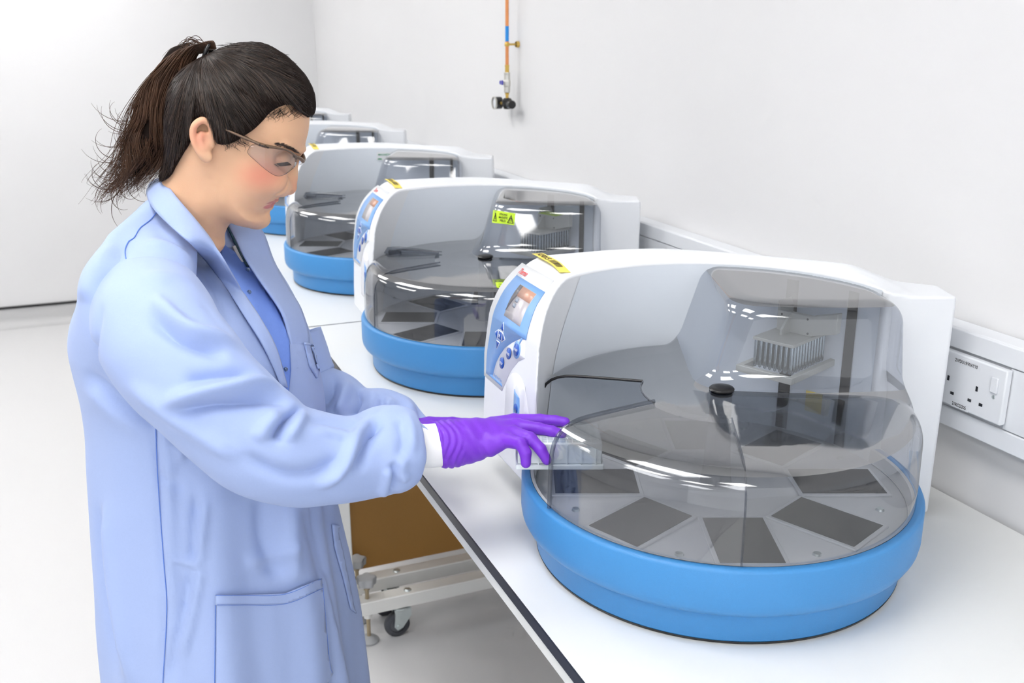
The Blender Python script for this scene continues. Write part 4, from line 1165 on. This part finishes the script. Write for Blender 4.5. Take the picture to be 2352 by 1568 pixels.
def torso_f(X, Y, Z):
    zc = np.clip(Z, zz.min(), zz.max()); z1 = zc[0, 0, :] if zc.ndim == 3 else zc
    a_, b_, w_ = sm(z1, ul), sm(z1, ur), sm(z1, hw)
    e_ = (b_ - a_) / 2; d_ = np.sqrt(np.maximum(.02 ** 2, e_ ** 2 - (w_ * math.sin(AF)) ** 2)) / math.cos(AF); m_ = (a_ + b_) / 2
    p_ = (X - m_) * FV[0] + (Y - VT) * FV[1]; q_ = (X - m_) * RV[0] + (Y - VT) * RV[1]
    k_ = np.sqrt((p_ / d_) ** 2 + (q_ / w_) ** 2)
    f = (k_ - 1) * np.minimum(d_, w_)
    f = smax(f, Z - (zz.max() - .004), .02); f = np.maximum(f, zz.min() + .004 - Z)
    for S_ in (SH_N,):
        g = None
        for (p0, r0), (p1, r1) in zip(S_[:-1], S_[1:]):
            c_ = cap_sdf(X, Y, Z, p0, p1, r0, r1); g = c_ if g is None else smin(g, c_, .02)
        f = smin(f, g, .050)
    return f
lo_ = np.array([ul.min() - .03, VT - .29, zz.min() - .01]); hi_ = np.array([ur.max() + .03, VT + .29, zz.max() + .02])
V, Q = surface_net(torso_f, lo_, hi_, .0052)
eps = 1e-3
N = np.stack([torso_f(V[:, 0] + eps * (i == 0), V[:, 1] + eps * (i == 1), V[:, 2] + eps * (i == 2)) - torso_f(V[:, 0] - eps * (i == 0), V[:, 1] - eps * (i == 1), V[:, 2] - eps * (i == 2)) for i in range(3)], 1)
N /= np.maximum(np.linalg.norm(N, axis=1, keepdims=True), 1e-9)
# loose hanging folds that deepen towards the hem
mid_ = sm(np.clip(V[:, 2], zz.min(), zz.max()), (ul + ur) / 2)
ph_ = np.arctan2((V[:, 0] - mid_) * RV[0] + (V[:, 1] - VT) * RV[1], (V[:, 0] - mid_) * FV[0] + (V[:, 1] - VT) * FV[1])
dn = np.clip((1.12 - V[:, 2]) / .5, 0, 1) * np.clip((V[:, 2] - zz.min() - .01) / .02, 0, 1)
V = V + N * (dn * (.007 * np.sin(ph_ * 7 + .6) + .005 * np.sin(ph_ * 11 + 2 + V[:, 2] * 2) + .003 * np.sin(ph_ * 17 + V[:, 2] * 5)))[:, None]
torso_strokes = [
    ([(700, 1140), (722, 1245), (748, 1350), (800, 1568)], 70, .013, 'step'),
    ([(452, 1130), (446, 1250), (443, 1298)], 8, -.006, 'ridge'), ([(470, 1140), (458, 1260), (446, 1300)], 10, .005, 'ridge'),
    ([(443, 1298), (425, 1400), (400, 1500), (388, 1568)], 9, -.005, 'ridge'), ([(460, 1300), (440, 1410), (415, 1510)], 10, .005, 'ridge'),
    ([(244, 1150), (258, 1330), (298, 1568)], 12, .006, 'ridge'), ([(228, 1150), (240, 1330), (276, 1568)], 10, -.004, 'ridge'),
    ([(352, 955), (362, 1070), (372, 1265), (380, 1400), (372, 1568)], 5, -.004, 'ridge'), ([(372, 960), (388, 1070), (392, 1265), (396, 1400)], 9, .004, 'ridge'),
    ([(390, 1020), (420, 1035), (402, 1058)], 7, .005, 'ridge'), ([(366, 1105), (392, 1100), (420, 1135)], 6, -.004, 'ridge'),
    ([(395, 1282), (430, 1290), (455, 1300)], 6, .004, 'ridge'),
    ([(600, 1130), (610, 1250), (640, 1330)], 22, -.006, 'ridge'), ([(655, 1145), (660, 1260), (668, 1340)], 20, .006, 'ridge'),
    ([(690, 1160), (720, 1270), (735, 1330)], 14, -.006, 'ridge'),
    ([(560, 1290), (620, 1280), (680, 1245)], 14, .004, 'ridge'),
    ([(335, 440), (280, 505), (235, 560)], 14, .004, 'ridge'), ([(262, 560), (220, 620), (190, 690)], 16, .005, 'ridge'),
    ([(300, 555), (250, 640), (240, 690)], 12, -.005, 'ridge'),
    ([(197, 852), (255, 905), (324, 947), (372, 978)], 14, -.006, 'ridge'), ([(200, 885), (260, 945), (335, 990)], 20, .003, 'ridge'),
    ([(490, 560), (545, 650), (600, 770), (640, 880)], 16, .006, 'ridge'),
    ([(350, 520), (430, 570), (490, 650), (540, 760)], 14, -.006, 'ridge'), ([(330, 560), (410, 572), (470, 630)], 12, .006, 'ridge'),
    ([(620, 600), (680, 690), (720, 790)], 14, .005, 'ridge'),
]
V = fold(V, N, torso_strokes)
for _ in range(2):
    acc = np.zeros_like(V); cnt = np.zeros(len(V))
    for i in range(4):
        for j_ in (1, 3):
            np.add.at(acc, Q[:, i], V[Q[:, (i + j_) % 4]]); np.add.at(cnt, Q[:, i], 1)
    V = V + .5 * (acc / np.maximum(cnt, 1)[:, None] - V)
coat = link('lab_coat', fast_mesh('lab_coat', V, Q), M_coat, PR, label='pale blue cotton lab coat')
torso_bvh = BVHTree.FromPolygons([tuple(v) for v in V], [tuple(q) for q in Q])
def cast(x, y, off=.004, bvh=None, vdef=None):
    # photo pixel -> point on the coat, lifted off its surface
    d = FW * FPX + RT * (x - CXP) + UP * (CYP - y)
    o = Vector((CAM @ RT, CAM @ FH, CAM[2])); dv = Vector((d @ RT, d @ FH, d[2])).normalized()
    h = (bvh or torso_bvh).ray_cast(o, dv)
    if h[0] is None or (vdef is not None and vdef < h[0].y):
        if vdef is not None: return PX(x, y, vdef)
        loc, nrm, _i, _d = (bvh or torso_bvh).find_nearest(Vector(PX(x, y, 1.50)))       # past the outline: stay on the cloth
        return np.array(loc + nrm * off)
    return np.array(h[0] - dv * off)
def tube_mesh(path, rad, n=64, step=.0034, wrinkle=0.0, seed=0, flat=1.0):
    # a sleeve-like tube along a smooth path: returns points (m, n, 3) and outward normals
    pts = spline([np.r_[p] for p in path], 14); rr = spline([np.array([r, 0, 0]) for r in rad], 14)[:, 0]
    L = np.r_[0, np.cumsum(np.linalg.norm(np.diff(pts, axis=0), axis=1))]; m = int(L[-1] / step) + 2
    s__ = np.linspace(0, L[-1], m); C = np.stack([np.interp(s__, L, pts[:, k]) for k in range(3)], 1); R = np.interp(s__, L, rr)
    T = np.gradient(C, axis=0); T /= np.linalg.norm(T, axis=1, keepdims=True)
    ref = np.array([0, 0, 1.0]); A = np.cross(T, ref); A /= np.linalg.norm(A, axis=1, keepdims=True); Bn = np.cross(A, T)
    an = np.linspace(0, 2 * PI, n, endpoint=False)
    N = A[:, None, :] * np.cos(an)[None, :, None] + Bn[:, None, :] * np.sin(an)[None, :, None]
    R2 = R[:, None] * (1 + 0 * an)
    if wrinkle:
        u = s__[:, None]
        R2 = R2 + wrinkle * (np.sin(u * 95 + 2.0 * np.sin(an * 2 + seed) + seed) * .5 + .5 * np.sin(u * 61 - 1.7 * np.sin(an + 1.3 * seed))) * np.clip(np.sin(PI * np.linspace(0, 1, m)), 0, 1)[:, None]
    P = C[:, None, :] + N * R2[:, :, None]
    return P, N
def sleeve(name, path, rad, strokes, parent, wr, seed, lab=None, n=170, bunch=None):
    P, N = tube_mesh(path, rad, n=n, wrinkle=wr, seed=seed)
    if bunch is not None:                                   # gathered cloth towards the cuff
        m = len(P); t = np.linspace(0, 1, m)[:, None]; an = np.linspace(0, 2 * PI, n, endpoint=False)[None]
        P = P + N * (bunch * np.clip((t - .72) / .28, 0, 1) * (np.sin(an * 9 + seed) * .6 + .7 * np.sin(an * 5 + t * 40)))[:, :, None]
    V = fold(P.reshape(-1, 3), N.reshape(-1, 3), strokes)
    V = relax(V.reshape(P.shape), 4).reshape(-1, 3)
    o = link(name, fast_mesh(name, V, ring_faces(len(P), n)), M_coat, parent)
    if lab: o['label'] = lab
    md = o.modifiers.new('cloth', 'SOLIDIFY'); md.thickness = .0025; md.offset = -1
    return o, BVHTree.FromPolygons([tuple(v) for v in V], [tuple(q) for q in ring_faces(len(P), n)])
arm_strokes = [
    ([(354, 683), (400, 737), (438, 763), (500, 775), (545, 785)], 13, .010, 'ridge'), ([(345, 720), (400, 775), (450, 800), (520, 815)], 15, -.007, 'ridge'),
    ([(470, 660), (520, 720), (548, 780)], 12, .008, 'ridge'), ([(455, 680), (500, 735), (530, 780)], 10, -.006, 'ridge'),
    ([(380, 925), (440, 905), (520, 892), (600, 883), (660, 900), (690, 924)], 11, .017, 'ridge'), ([(420, 880), (500, 868), (590, 858)], 16, -.006, 'ridge'),
    ([(694, 932), (672, 950), (648, 978), (628, 1015)], 8, -.020, 'ridge'), ([(700, 945), (680, 970), (655, 1010)], 12, .008, 'ridge'),
    ([(400, 950), (470, 932), (540, 922), (620, 918), (670, 930)], 12, -.009, 'ridge'),
    ([(505, 936), (560, 932), (605, 925)], 6, -.003, 'ridge'),
    ([(590, 1010), (610, 980), (640, 950)], 10, .007, 'ridge'), ([(560, 1040), (640, 1085), (720, 1085), (780, 1050)], 16, -.007, 'ridge'),
    ([(862, 958), (830, 985), (811, 1012), (795, 1055), (768, 1089), (728, 1116)], 9, .010, 'ridge'), ([(880, 970), (850, 1000), (832, 1040), (812, 1085)], 12, -.009, 'ridge'),
    ([(720, 985), (780, 1000), (805, 1010)], 8, .005, 'ridge'), ([(700, 965), (760, 975), (840, 985)], 10, -.004, 'ridge'),
    ([(894, 1073), (889, 1108), (876, 1135)], 7, .007, 'ridge'), ([(906, 1060), (902, 1100), (896, 1130)], 8, -.008, 'ridge'), ([(925, 1050), (918, 1085), (935, 1100)], 6, .006, 'ridge'),
    ([(930, 950), (942, 985), (946, 1040)], 7, .005, 'ridge'), ([(915, 965), (925, 1000), (925, 1050)], 8, -.006, 'ridge'),
    ([(240, 700), (222, 780), (226, 850), (262, 905)], 5, -.005, 'ridge'),
    ([(300, 880), (380, 940), (470, 1000), (540, 1050)], 18, .005, 'ridge'),
    ([(330, 640), (420, 640), (460, 660)], 12, .006, 'ridge'),
]
near_path = [PX(365, 655, 1.40), PX(348, 712, 1.306), PX(385, 800, 1.245), PX(478, 905, 1.222), PX(580, 1000, 1.215), PX(660, 1043, 1.225), PX(750, 1054, 1.250), PX(830, 1050, 1.278), PX(893, 1032, 1.298), PX(934, 1024, 1.312), PX(952, 1022, 1.318), PX(950, 1022, 1.317)]
near_rad = [.048, .0745, .079, .0735, .0715, .067, .060, .0570, .0610, .0550, .040, .030]
sl, sleeve_bvh = sleeve('sleeve', near_path, near_rad, arm_strokes, PR, .0012, 1, 'near sleeve, creased at the elbow', bunch=.0016)
far_path = [PX(655, 780, 1.64), PX(700, 890, 1.625), PX(770, 930, 1.605), PX(830, 958, 1.585), PX(885, 960, 1.565), PX(915, 975, 1.55), PX(935, 1000, 1.53), PX(940, 1008, 1.525)]
far_rad = [.062, .060, .053, .0485, .0465, .042, .036, .030]
far_strokes = [([(770, 860), (762, 900), (742, 935)], 9, -.010, 'ridge'), ([(800, 875), (792, 910), (780, 950)], 9, .008, 'ridge'), ([(826, 893), (822, 925), (805, 960)], 7, -.010, 'ridge'), ([(845, 890), (862, 915), (855, 955)], 8, .008, 'ridge'), ([(882, 905), (872, 935), (860, 960)], 7, -.010, 'ridge'), ([(900, 915), (890, 940)], 6, .007, 'ridge')]
sleeve('sleeve', far_path, far_rad, far_strokes, PR, .0022, 4, 'far sleeve with bunched cuff', n=130, bunch=.004)
# collar running into the lapel, a doubled strip of cloth
def strip(name, pairs, m, parent, thick=.003, bulge=.004, n=9, lab=None):
    A = spline([a for a, b in pairs], 8); Bp = spline([b for a, b in pairs], 8); k = len(A)
    V = []
    for j in range(n):
        t = j / (n - 1); Pm = A * (1 - t) + Bp * t; Pm[:, 1] -= bulge * math.sin(PI * t); Pm[:, 2] += bulge * .6 * math.sin(PI * t); V.append(Pm)
    V = np.concatenate(V); i, j = np.meshgrid(np.arange(n - 1), np.arange(k - 1), indexing='ij')
    Q = np.stack([i * k + j, i * k + j + 1, (i + 1) * k + j + 1, (i + 1) * k + j], -1).reshape(-1, 4)
    o = link(name, fast_mesh(name, V, Q), m, parent)
    md = o.modifiers.new('cloth', 'SOLIDIFY'); md.thickness = thick; md.offset = 0
    if lab: o['label'] = lab
    return o
cl = lambda x, y, off=.010, v=None: cast(x, y, off, None, v)
pairs = [(PX(374, 409, 1.485), PX(343, 424, 1.50)), (PX(381, 420, 1.425), PX(338, 446, 1.43)), (PX(408, 456, 1.385), PX(352, 478, 1.380)), (PX(450, 506, 1.374), PX(394, 522, 1.352)), (PX(487, 554, 1.372), PX(440, 562, 1.345)),
         (PX(520, 608, 1.372), cl(478, 604)), (cl(556, 668, .012), cl(514, 652)), (cl(600, 735, .012), cl(558, 722)), (cl(634, 800, .011), cl(604, 795)), (cl(660, 890, .010), cl(646, 886))]
strip('collar', pairs, M_coat, PR, lab='folded collar and near lapel')
pairs = [(PX(523, 515, 1.50), PX(556, 507, 1.53)), (PX(541, 548, 1.485), PX(600, 528, 1.54)), (PX(562, 590, 1.47), PX(628, 598, 1.54)), (PX(594, 640, 1.46), PX(658, 655, 1.535)), (PX(645, 715, 1.455), PX(692, 712, 1.53)), (PX(662, 770, 1.45), PX(710, 785, 1.51)), (PX(668, 830, 1.44), PX(690, 850, 1.47)), (PX(662, 890, 1.42), PX(668, 900, 1.43))]
strip('lapel', pairs, M_coat, PR, lab='far lapel folded open')
# the deeper blue inside of the coat front and the shirt at the throat
def patch(name, poly, m, off, parent, n=26, thick=.0015, lab=None, bvh=None, vdef=None):
    bm = bmesh.new(); bm.faces.new([bm.verts.new((x, y, 0)) for x, y in poly])
    xs = [p[0] for p in poly]; ys = [p[1] for p in poly]
    for ax, a0, a1 in ((0, min(xs), max(xs)), (1, min(ys), max(ys))):
        st = max(6.0, (a1 - a0) / n); k = int((a1 - a0) / st)
        for i in range(1, k + 1):
            co = [0, 0, 0]; co[ax] = a0 + (a1 - a0) * i / (k + 1); no = [0, 0, 0]; no[ax] = 1
            bmesh.ops.bisect_plane(bm, geom=bm.verts[:] + bm.edges[:] + bm.faces[:], plane_co=co, plane_no=no)
    for v in bm.verts: v.co = Vector(cast(v.co.x, v.co.y, off, bvh, vdef))
    me = bpy.data.meshes.new(name); bm.to_mesh(me); bm.free()
    me.polygons.foreach_set('use_smooth', [True] * len(me.polygons))
    o = link(name, me, m, parent)
    md = o.modifiers.new('cloth', 'SOLIDIFY'); md.thickness = thick; md.offset = 0
    if lab: o['label'] = lab
    return o
patch('coat_facing', [(498, 545), (522, 568), (560, 592), (590, 640), (640, 712), (664, 780), (668, 850), (662, 905), (650, 900), (628, 800), (590, 730), (548, 668), (512, 605)], M_under, .005, PR, lab='deeper blue inner front of the coat')
patch('shirt', [(533, 566), (556, 560), (566, 600), (556, 602), (546, 588)], M_tee, .007, PR, lab='white shirt at the throat')
patch('lanyard', [(521, 520), (530, 520), (560, 575), (574, 612), (566, 612), (548, 578)], M_teal, .009, PR, lab='dark strap at the throat')
for i, (x, y) in enumerate(((569, 620), (572, 671), (656, 848))):
    p = cast(x, y, .011); mb = MB(); mb.lathe([(0, -.0014), (.0016, -.0013), (.0019, -.0006), (.0034, -.0004), (.0034, .001)], 14, c=tuple(p), axis='y'); mb.build('snap_fastener', M_steel, PR, 30)
# pockets
pk = patch('hip_pocket', [(495, 1366), (560, 1366), (655, 1363), (738, 1328), (745, 1400), (752, 1500), (764, 1545), (752, 1566), (700, 1575), (494, 1580)], M_coat, .0065, PR, n=34, thick=.003, lab='patch pocket on the near hip')
patch('pocket_hem', [(495, 1366), (560, 1366), (655, 1363), (738, 1328), (741, 1350), (657, 1386), (560, 1389), (495, 1389)], M_coat, .0090, pk, n=30, thick=.0015)
patch('breast_pocket', [(700, 789), (738, 797), (737, 835), (728, 868), (712, 842)], M_coat, .006, PR, thick=.003, lab='breast pocket on the far side')
patch('pocket_edge', [(699, 786), (739, 794), (739, 799), (700, 791)], M_coat, .010, PR, thick=.002)
patch('hip_pocket', [(763, 1204), (781, 1207), (776, 1222), (786, 1262), (800, 1330), (812, 1392), (818, 1408), (806, 1398), (790, 1330), (770, 1260)], M_coat, .006, PR, thick=.003, vdef=None, lab='edge of the far hip pocket')
# stitched seams
def seam(pts, off=.0015, bvh=None, r=.0007, nm='seam'):
    A = spline([np.r_[p, 0] for p in pts], 8)
    mb = MB(); mb.tube([cast(x, y, off, bvh) for x, y, _ in A], r, 5); return mb.build(nm, M_seam, PR, 80)
seam([(357, 962), (361, 1070), (368, 1180), (376, 1290), (383, 1400), (374, 1568)])
seam([(362, 484), (345, 505), (322, 523), (308, 545), (294, 556), (287, 580), (296, 618)])
seam([(495, 1389), (494, 1480), (493, 1570)], .009); seam([(495, 1367), (560, 1367), (655, 1364), (738, 1329)], .0100, r=.0005)
seam([(741, 1340), (748, 1420), (757, 1520), (763, 1545)], .009); seam([(498, 1389), (560, 1389), (657, 1386), (741, 1351)], .0115, r=.0004)
# legs and shoes below the frame, so that she stands on the floor
bc = np.array([(ul[-1] + ur[-1]) / 2, VT])
for sgn in (-1, 1):
    q = bc + RV * .095 * sgn
    mb = MB(); mb.tube([(q[0], q[1], .78), (q[0], q[1], .50), (q[0] - .01, q[1], .30), (q[0] - .015, q[1], .07)], [.088, .066, .060, .055], 24)
    mb.build('trouser_leg', M_navy, PR, 80)
    mb = MB(); ff = np.array([FV[0], FV[1]])
    prof = [(-.085, .030, .075), (-.06, .036, .085), (0, .038, .080), (.06, .042, .062), (.12, .045, .045), (.16, .036, .034), (.178, .018, .022)]
    V = []
    for t, w, h in prof:
        c = q + ff * t
        for k in range(14):
            a = 2 * PI * k / 14; lat = np.array([-ff[1], ff[0]]) * w * math.cos(a); V.append((c[0] + lat[0], c[1] + lat[1], max(.0, h * (.5 + .5 * math.sin(a)) * 1.0)))
    m = len(prof); Fs = [(i * 14 + k, i * 14 + (k + 1) % 14, (i + 1) * 14 + (k + 1) % 14, (i + 1) * 14 + k) for i in range(m - 1) for k in range(14)] + [tuple(range(14)), tuple((m - 1) * 14 + k for k in range(13, -1, -1))]
    mb.add(V, Fs); mb.build('shoe', M_shoe, PR, 60)
# ---- gloved hands and white knit cuffs
M_glove = mat('nitrile_glove', rgb(122, 54, 208), .42, var=.05, scale=60, bump=.2, bscale=500, spec=.4)
def cuff(path, rad, seed):
    P, N = tube_mesh(path, rad, n=40, step=.004, wrinkle=.0008, seed=seed)
    return link('knit_cuff', fast_mesh('knit_cuff', P.reshape(-1, 3), ring_faces(len(P), 40)), M_cuffw, PR, label='white knit cuff')
cuff([PX(915, 1026, 1.310), PX(950, 1024, 1.320), PX(985, 1023, 1.328), PX(1018, 1020, 1.335), PX(1034, 1018, 1.338)], [.0325, .0325, .0318, .0312, .0300], 2)
def hand(name, chains, wrist, lab, res=.0017):
    allp = np.array([p for ch in chains for p, r in ch] + [p for p, r in wrist])
    lo_ = allp.min(0) - .05; hi_ = allp.max(0) + .05
    w0 = np.array(wrist[0][0]); wd = np.array(wrist[-1][0]) - w0; wl = np.linalg.norm(wd); wd = wd / wl
    def f(X, Y, Z):
        d = None
        for (a, ra), (b, rb) in zip(wrist[:-1], wrist[1:]):
            g = cap_sdf(X, Y, Z, a, b, ra, rb); d = g if d is None else smin(d, g, .014)
        for ch in chains:
            c = None
            for (a, ra), (b, rb) in zip(ch[:-1], ch[1:]):
                g = cap_sdf(X, Y, Z, a, b, ra, rb); c = g if c is None else smin(c, g, .003)
            d = smin(d, c, .0065)
        # creases of the rubber round the wrist and over the knuckles
        s1 = (X - w0[0]) * wd[0] + (Y - w0[1]) * wd[1] + (Z - w0[2]) * wd[2]
        cre = np.sin(s1 * 620 + 5 * np.sin(Z * 70) + 3 * np.sin(Y * 90)) * .0011 * np.exp(-((s1 - .012) / .016) ** 2) + .0005 * np.sin(s1 * 330 + Z * 210) * np.exp(-((s1 - .05) / .03) ** 2)
        d = d + cre
        return np.maximum(d, -(s1 + .001))
    V, Q = surface_net(f, lo_, hi_, res)
    return link(name, fast_mesh(name, V, Q), M_glove, PR, label=lab)
j = lambda x, y, v, r: (PX(x, y, v), r)
R_ch = [
    [j(1135, 985, 1.368, .019), j(1180, 968, 1.386, .0120), j(1240, 964, 1.386, .0088), j(1275, 966, 1.382, .0080), j(1298, 969, 1.378, .0074)],
    [j(1138, 995, 1.352, .019), j(1188, 979, 1.364, .0118), j(1238, 984, 1.352, .0088), j(1268, 990, 1.346, .0080), j(1290, 997, 1.342, .0072)],
    [j(1135, 1008, 1.338, .019), j(1180, 996, 1.340, .0116), j(1218, 1006, 1.318, .0090), j(1242, 1032, 1.306, .0082), j(1256, 1056, 1.300, .0072)],
    [j(1125, 1020, 1.330, .018), j(1162, 1010, 1.324, .0112), j(1196, 1019, 1.304, .0088), j(1207, 1040, 1.297, .0082), j(1208, 1063, 1.294, .0074)],
    [j(1090, 1000, 1.365, .018), j(1130, 1010, 1.398, .0125), j(1180, 1012, 1.420, .0100), j(1215, 1016, 1.424, .0082)],
]
R_wr = [j(1008, 1020, 1.334, .0335), j(1040, 1018, 1.339, .0315), j(1085, 1010, 1.346, .0290), j(1125, 1000, 1.352, .0255)]
hand('glove', R_ch, R_wr, 'purple nitrile glove gripping the well plate')
# the other gloved hand, held behind the near wrist
def shift(ch): return [(np.array([p[0] - .140, p[1] + .150, p[2] - .064]), r) for p, r in ch]
hand('glove', [shift(c) for c in R_ch], shift(R_wr), 'purple glove half hidden behind the near cuff', .0024)
cuff([PX(890, 975, 1.555), PX(900, 1000, 1.53), PX(905, 1020, 1.505), PX(912, 1035, 1.492)], [.026, .028, .029, .029], 5)

# ------------------------------------------------------------------ safety glasses worn by the woman
SG = empty('safety_glasses', (0, 0, 0), -YAW, 'brown-armed clear safety glasses on the woman\'s face', 'glasses')
M_arm = mat('bronze_frame', rgb(104, 80, 60), .3, var=.08, spec=.6)
M_lens = clear('tinted_lens', (.87, .86, .87), .03, .06)
def vwrap(x): return float(np.interp(x, [480, 500, 570, 610, 640, 660, 672, 680, 688], [-.082, -.083, -.082, -.076, -.064, -.049, -.035, -.021, -.010]))
outl = [(571, 342), (583, 331), (610, 338), (638, 339), (661, 346), (677, 359), (682, 371), (676, 383), (658, 398), (644, 404), (630, 402), (610, 389), (587, 369), (570, 353)]
for sgn, nm in ((1, 'near lens'), (-1, 'far lens')):
    op = smooth_poly(outl, 5); c = op.mean(0); V = []; Fs = []; rings = 7; n = len(op)
    for k in range(rings):
        for q in op:
            x, y = c + (q - c) * (1 - k / rings); p = PX(x, y, VH + vwrap(x)); V.append((p[0], VH + sgn * vwrap(x), p[2]))
    p = PX(c[0], c[1], VH + vwrap(c[0])); V.append((p[0], VH + sgn * vwrap(c[0]), p[2]))
    for k in range(rings - 1):
        Fs += [(k * n + i, k * n + (i + 1) % n, (k + 1) * n + (i + 1) % n, (k + 1) * n + i) for i in range(n)]
    Fs += [((rings - 1) * n + i, (rings - 1) * n + (i + 1) % n, len(V) - 1) for i in range(n)]
    o = link('lens', mesh_of('lens', V, Fs, True), M_lens, SG); o['label'] = 'clear wraparound ' + nm; solid(o, .0016, 0)
    mb = MB(); mb.tube([V[i % n] for i in range(n + 1)], .0003, 6, False); mb.build('lens_rim', M_arm if sgn > 0 else M_arm, o, 80)
    # arm: from behind the ear to the hinge, widening over the lens
    ar = [(480, 280, .0012), (503, 291, .0014), (540, 307, .0016), (580, 324, .0020), (606, 334, .0027), (634, 339, .0018), (662, 346, .0013), (682, 360, .0016)]
    pts = []; 
    for x, y, r in ar:
        p = PX(x, y, VH + vwrap(x) - .0025); pts.append((p[0], VH + sgn * (vwrap(x) - .0025), p[2]))
    mb = MB(); mb.tube(spline(pts, 6), list(np.interp(np.linspace(0, 1, 6 * (len(ar) - 1) + 1), np.linspace(0, 1, len(ar)), [r for *_, r in ar])), 10)
    ao = mb.build('temple_arm', M_arm, SG, 80)
    if sgn > 0:
        b0, b1 = PX(597, 332, VH - .080), PX(626, 341, VH - .073); d1 = (b1 - b0)[[0, 2]]; Lb = np.linalg.norm(d1); d1 = d1 / Lb
        def bf(a, b):
            p0 = b0[[0, 2]] + d1 * a + np.array([-d1[1], d1[0]]) * b
            return (p0[0], VH + vwrap(597 + 29 * a / Lb) - .0062, p0[1])
        lettering('lettering', [('bolle', 0, -.0012, .0052, .0125)], bf, M_ink, ao)
br = [PX(676, 358, VH - .024), PX(686, 362, VH), PX(691, 365, VH - .01), PX(696, 370, VH)]
mb = MB(); mb.tube(spline([(br[0][0], VH - .024, br[0][2]), (br[2][0], VH - .010, br[2][2]), (br[3][0], VH, br[3][2]), (br[2][0], VH + .010, br[2][2]), (br[0][0], VH + .024, br[0][2])], 6), .0028, 10)
mb.build('bridge', M_arm, SG, 80)

# ------------------------------------------------------------------ deep-well plate in the hand
WPL = empty('well_plate', tuple(RT * (.3078 - .239) + FH * (1.3753 - .020) + np.array([0, 0, B + .150])), -YAW, 'clear deep-well plate held at the open bay by the gloved hand', 'plate')
M_pp = mat('milky_polypropylene', rgb(226, 234, 236), .3, var=.02); M_ppw = mat('well_grey', rgb(190, 202, 206), .4, var=.03)
mb = MB(); a, b_ = .0635, .0425
bevel(MB().box(-a, a, -b_, b_, 0, .008).build('skirt', M_pp, WPL), .002)
bevel(MB().box(-a + .003, a - .003, -b_ + .003, b_ - .003, .008, .040).build('plate_body', M_pp, WPL), .002)
for x in np.linspace(-a + .012, a - .012, 6):
    MB().box(x - .0008, x + .0008, -b_ + .0015, -b_ + .0035, .008, .038).build('side_rib', M_pp, WPL)
me = mesh_of('well', *(lambda m_: (m_.V, m_.F))(MB().box(-.0037, .0037, -.0037, .0037, .0398, .0404))); me.materials.append(M_ppw)
for i in range(12):
    for k in range(8):
        o = bpy.data.objects.new('well', me); COL.objects.link(o); o.parent = WPL; o.location = (-.0495 + .009 * i, -.0315 + .009 * k, 0)
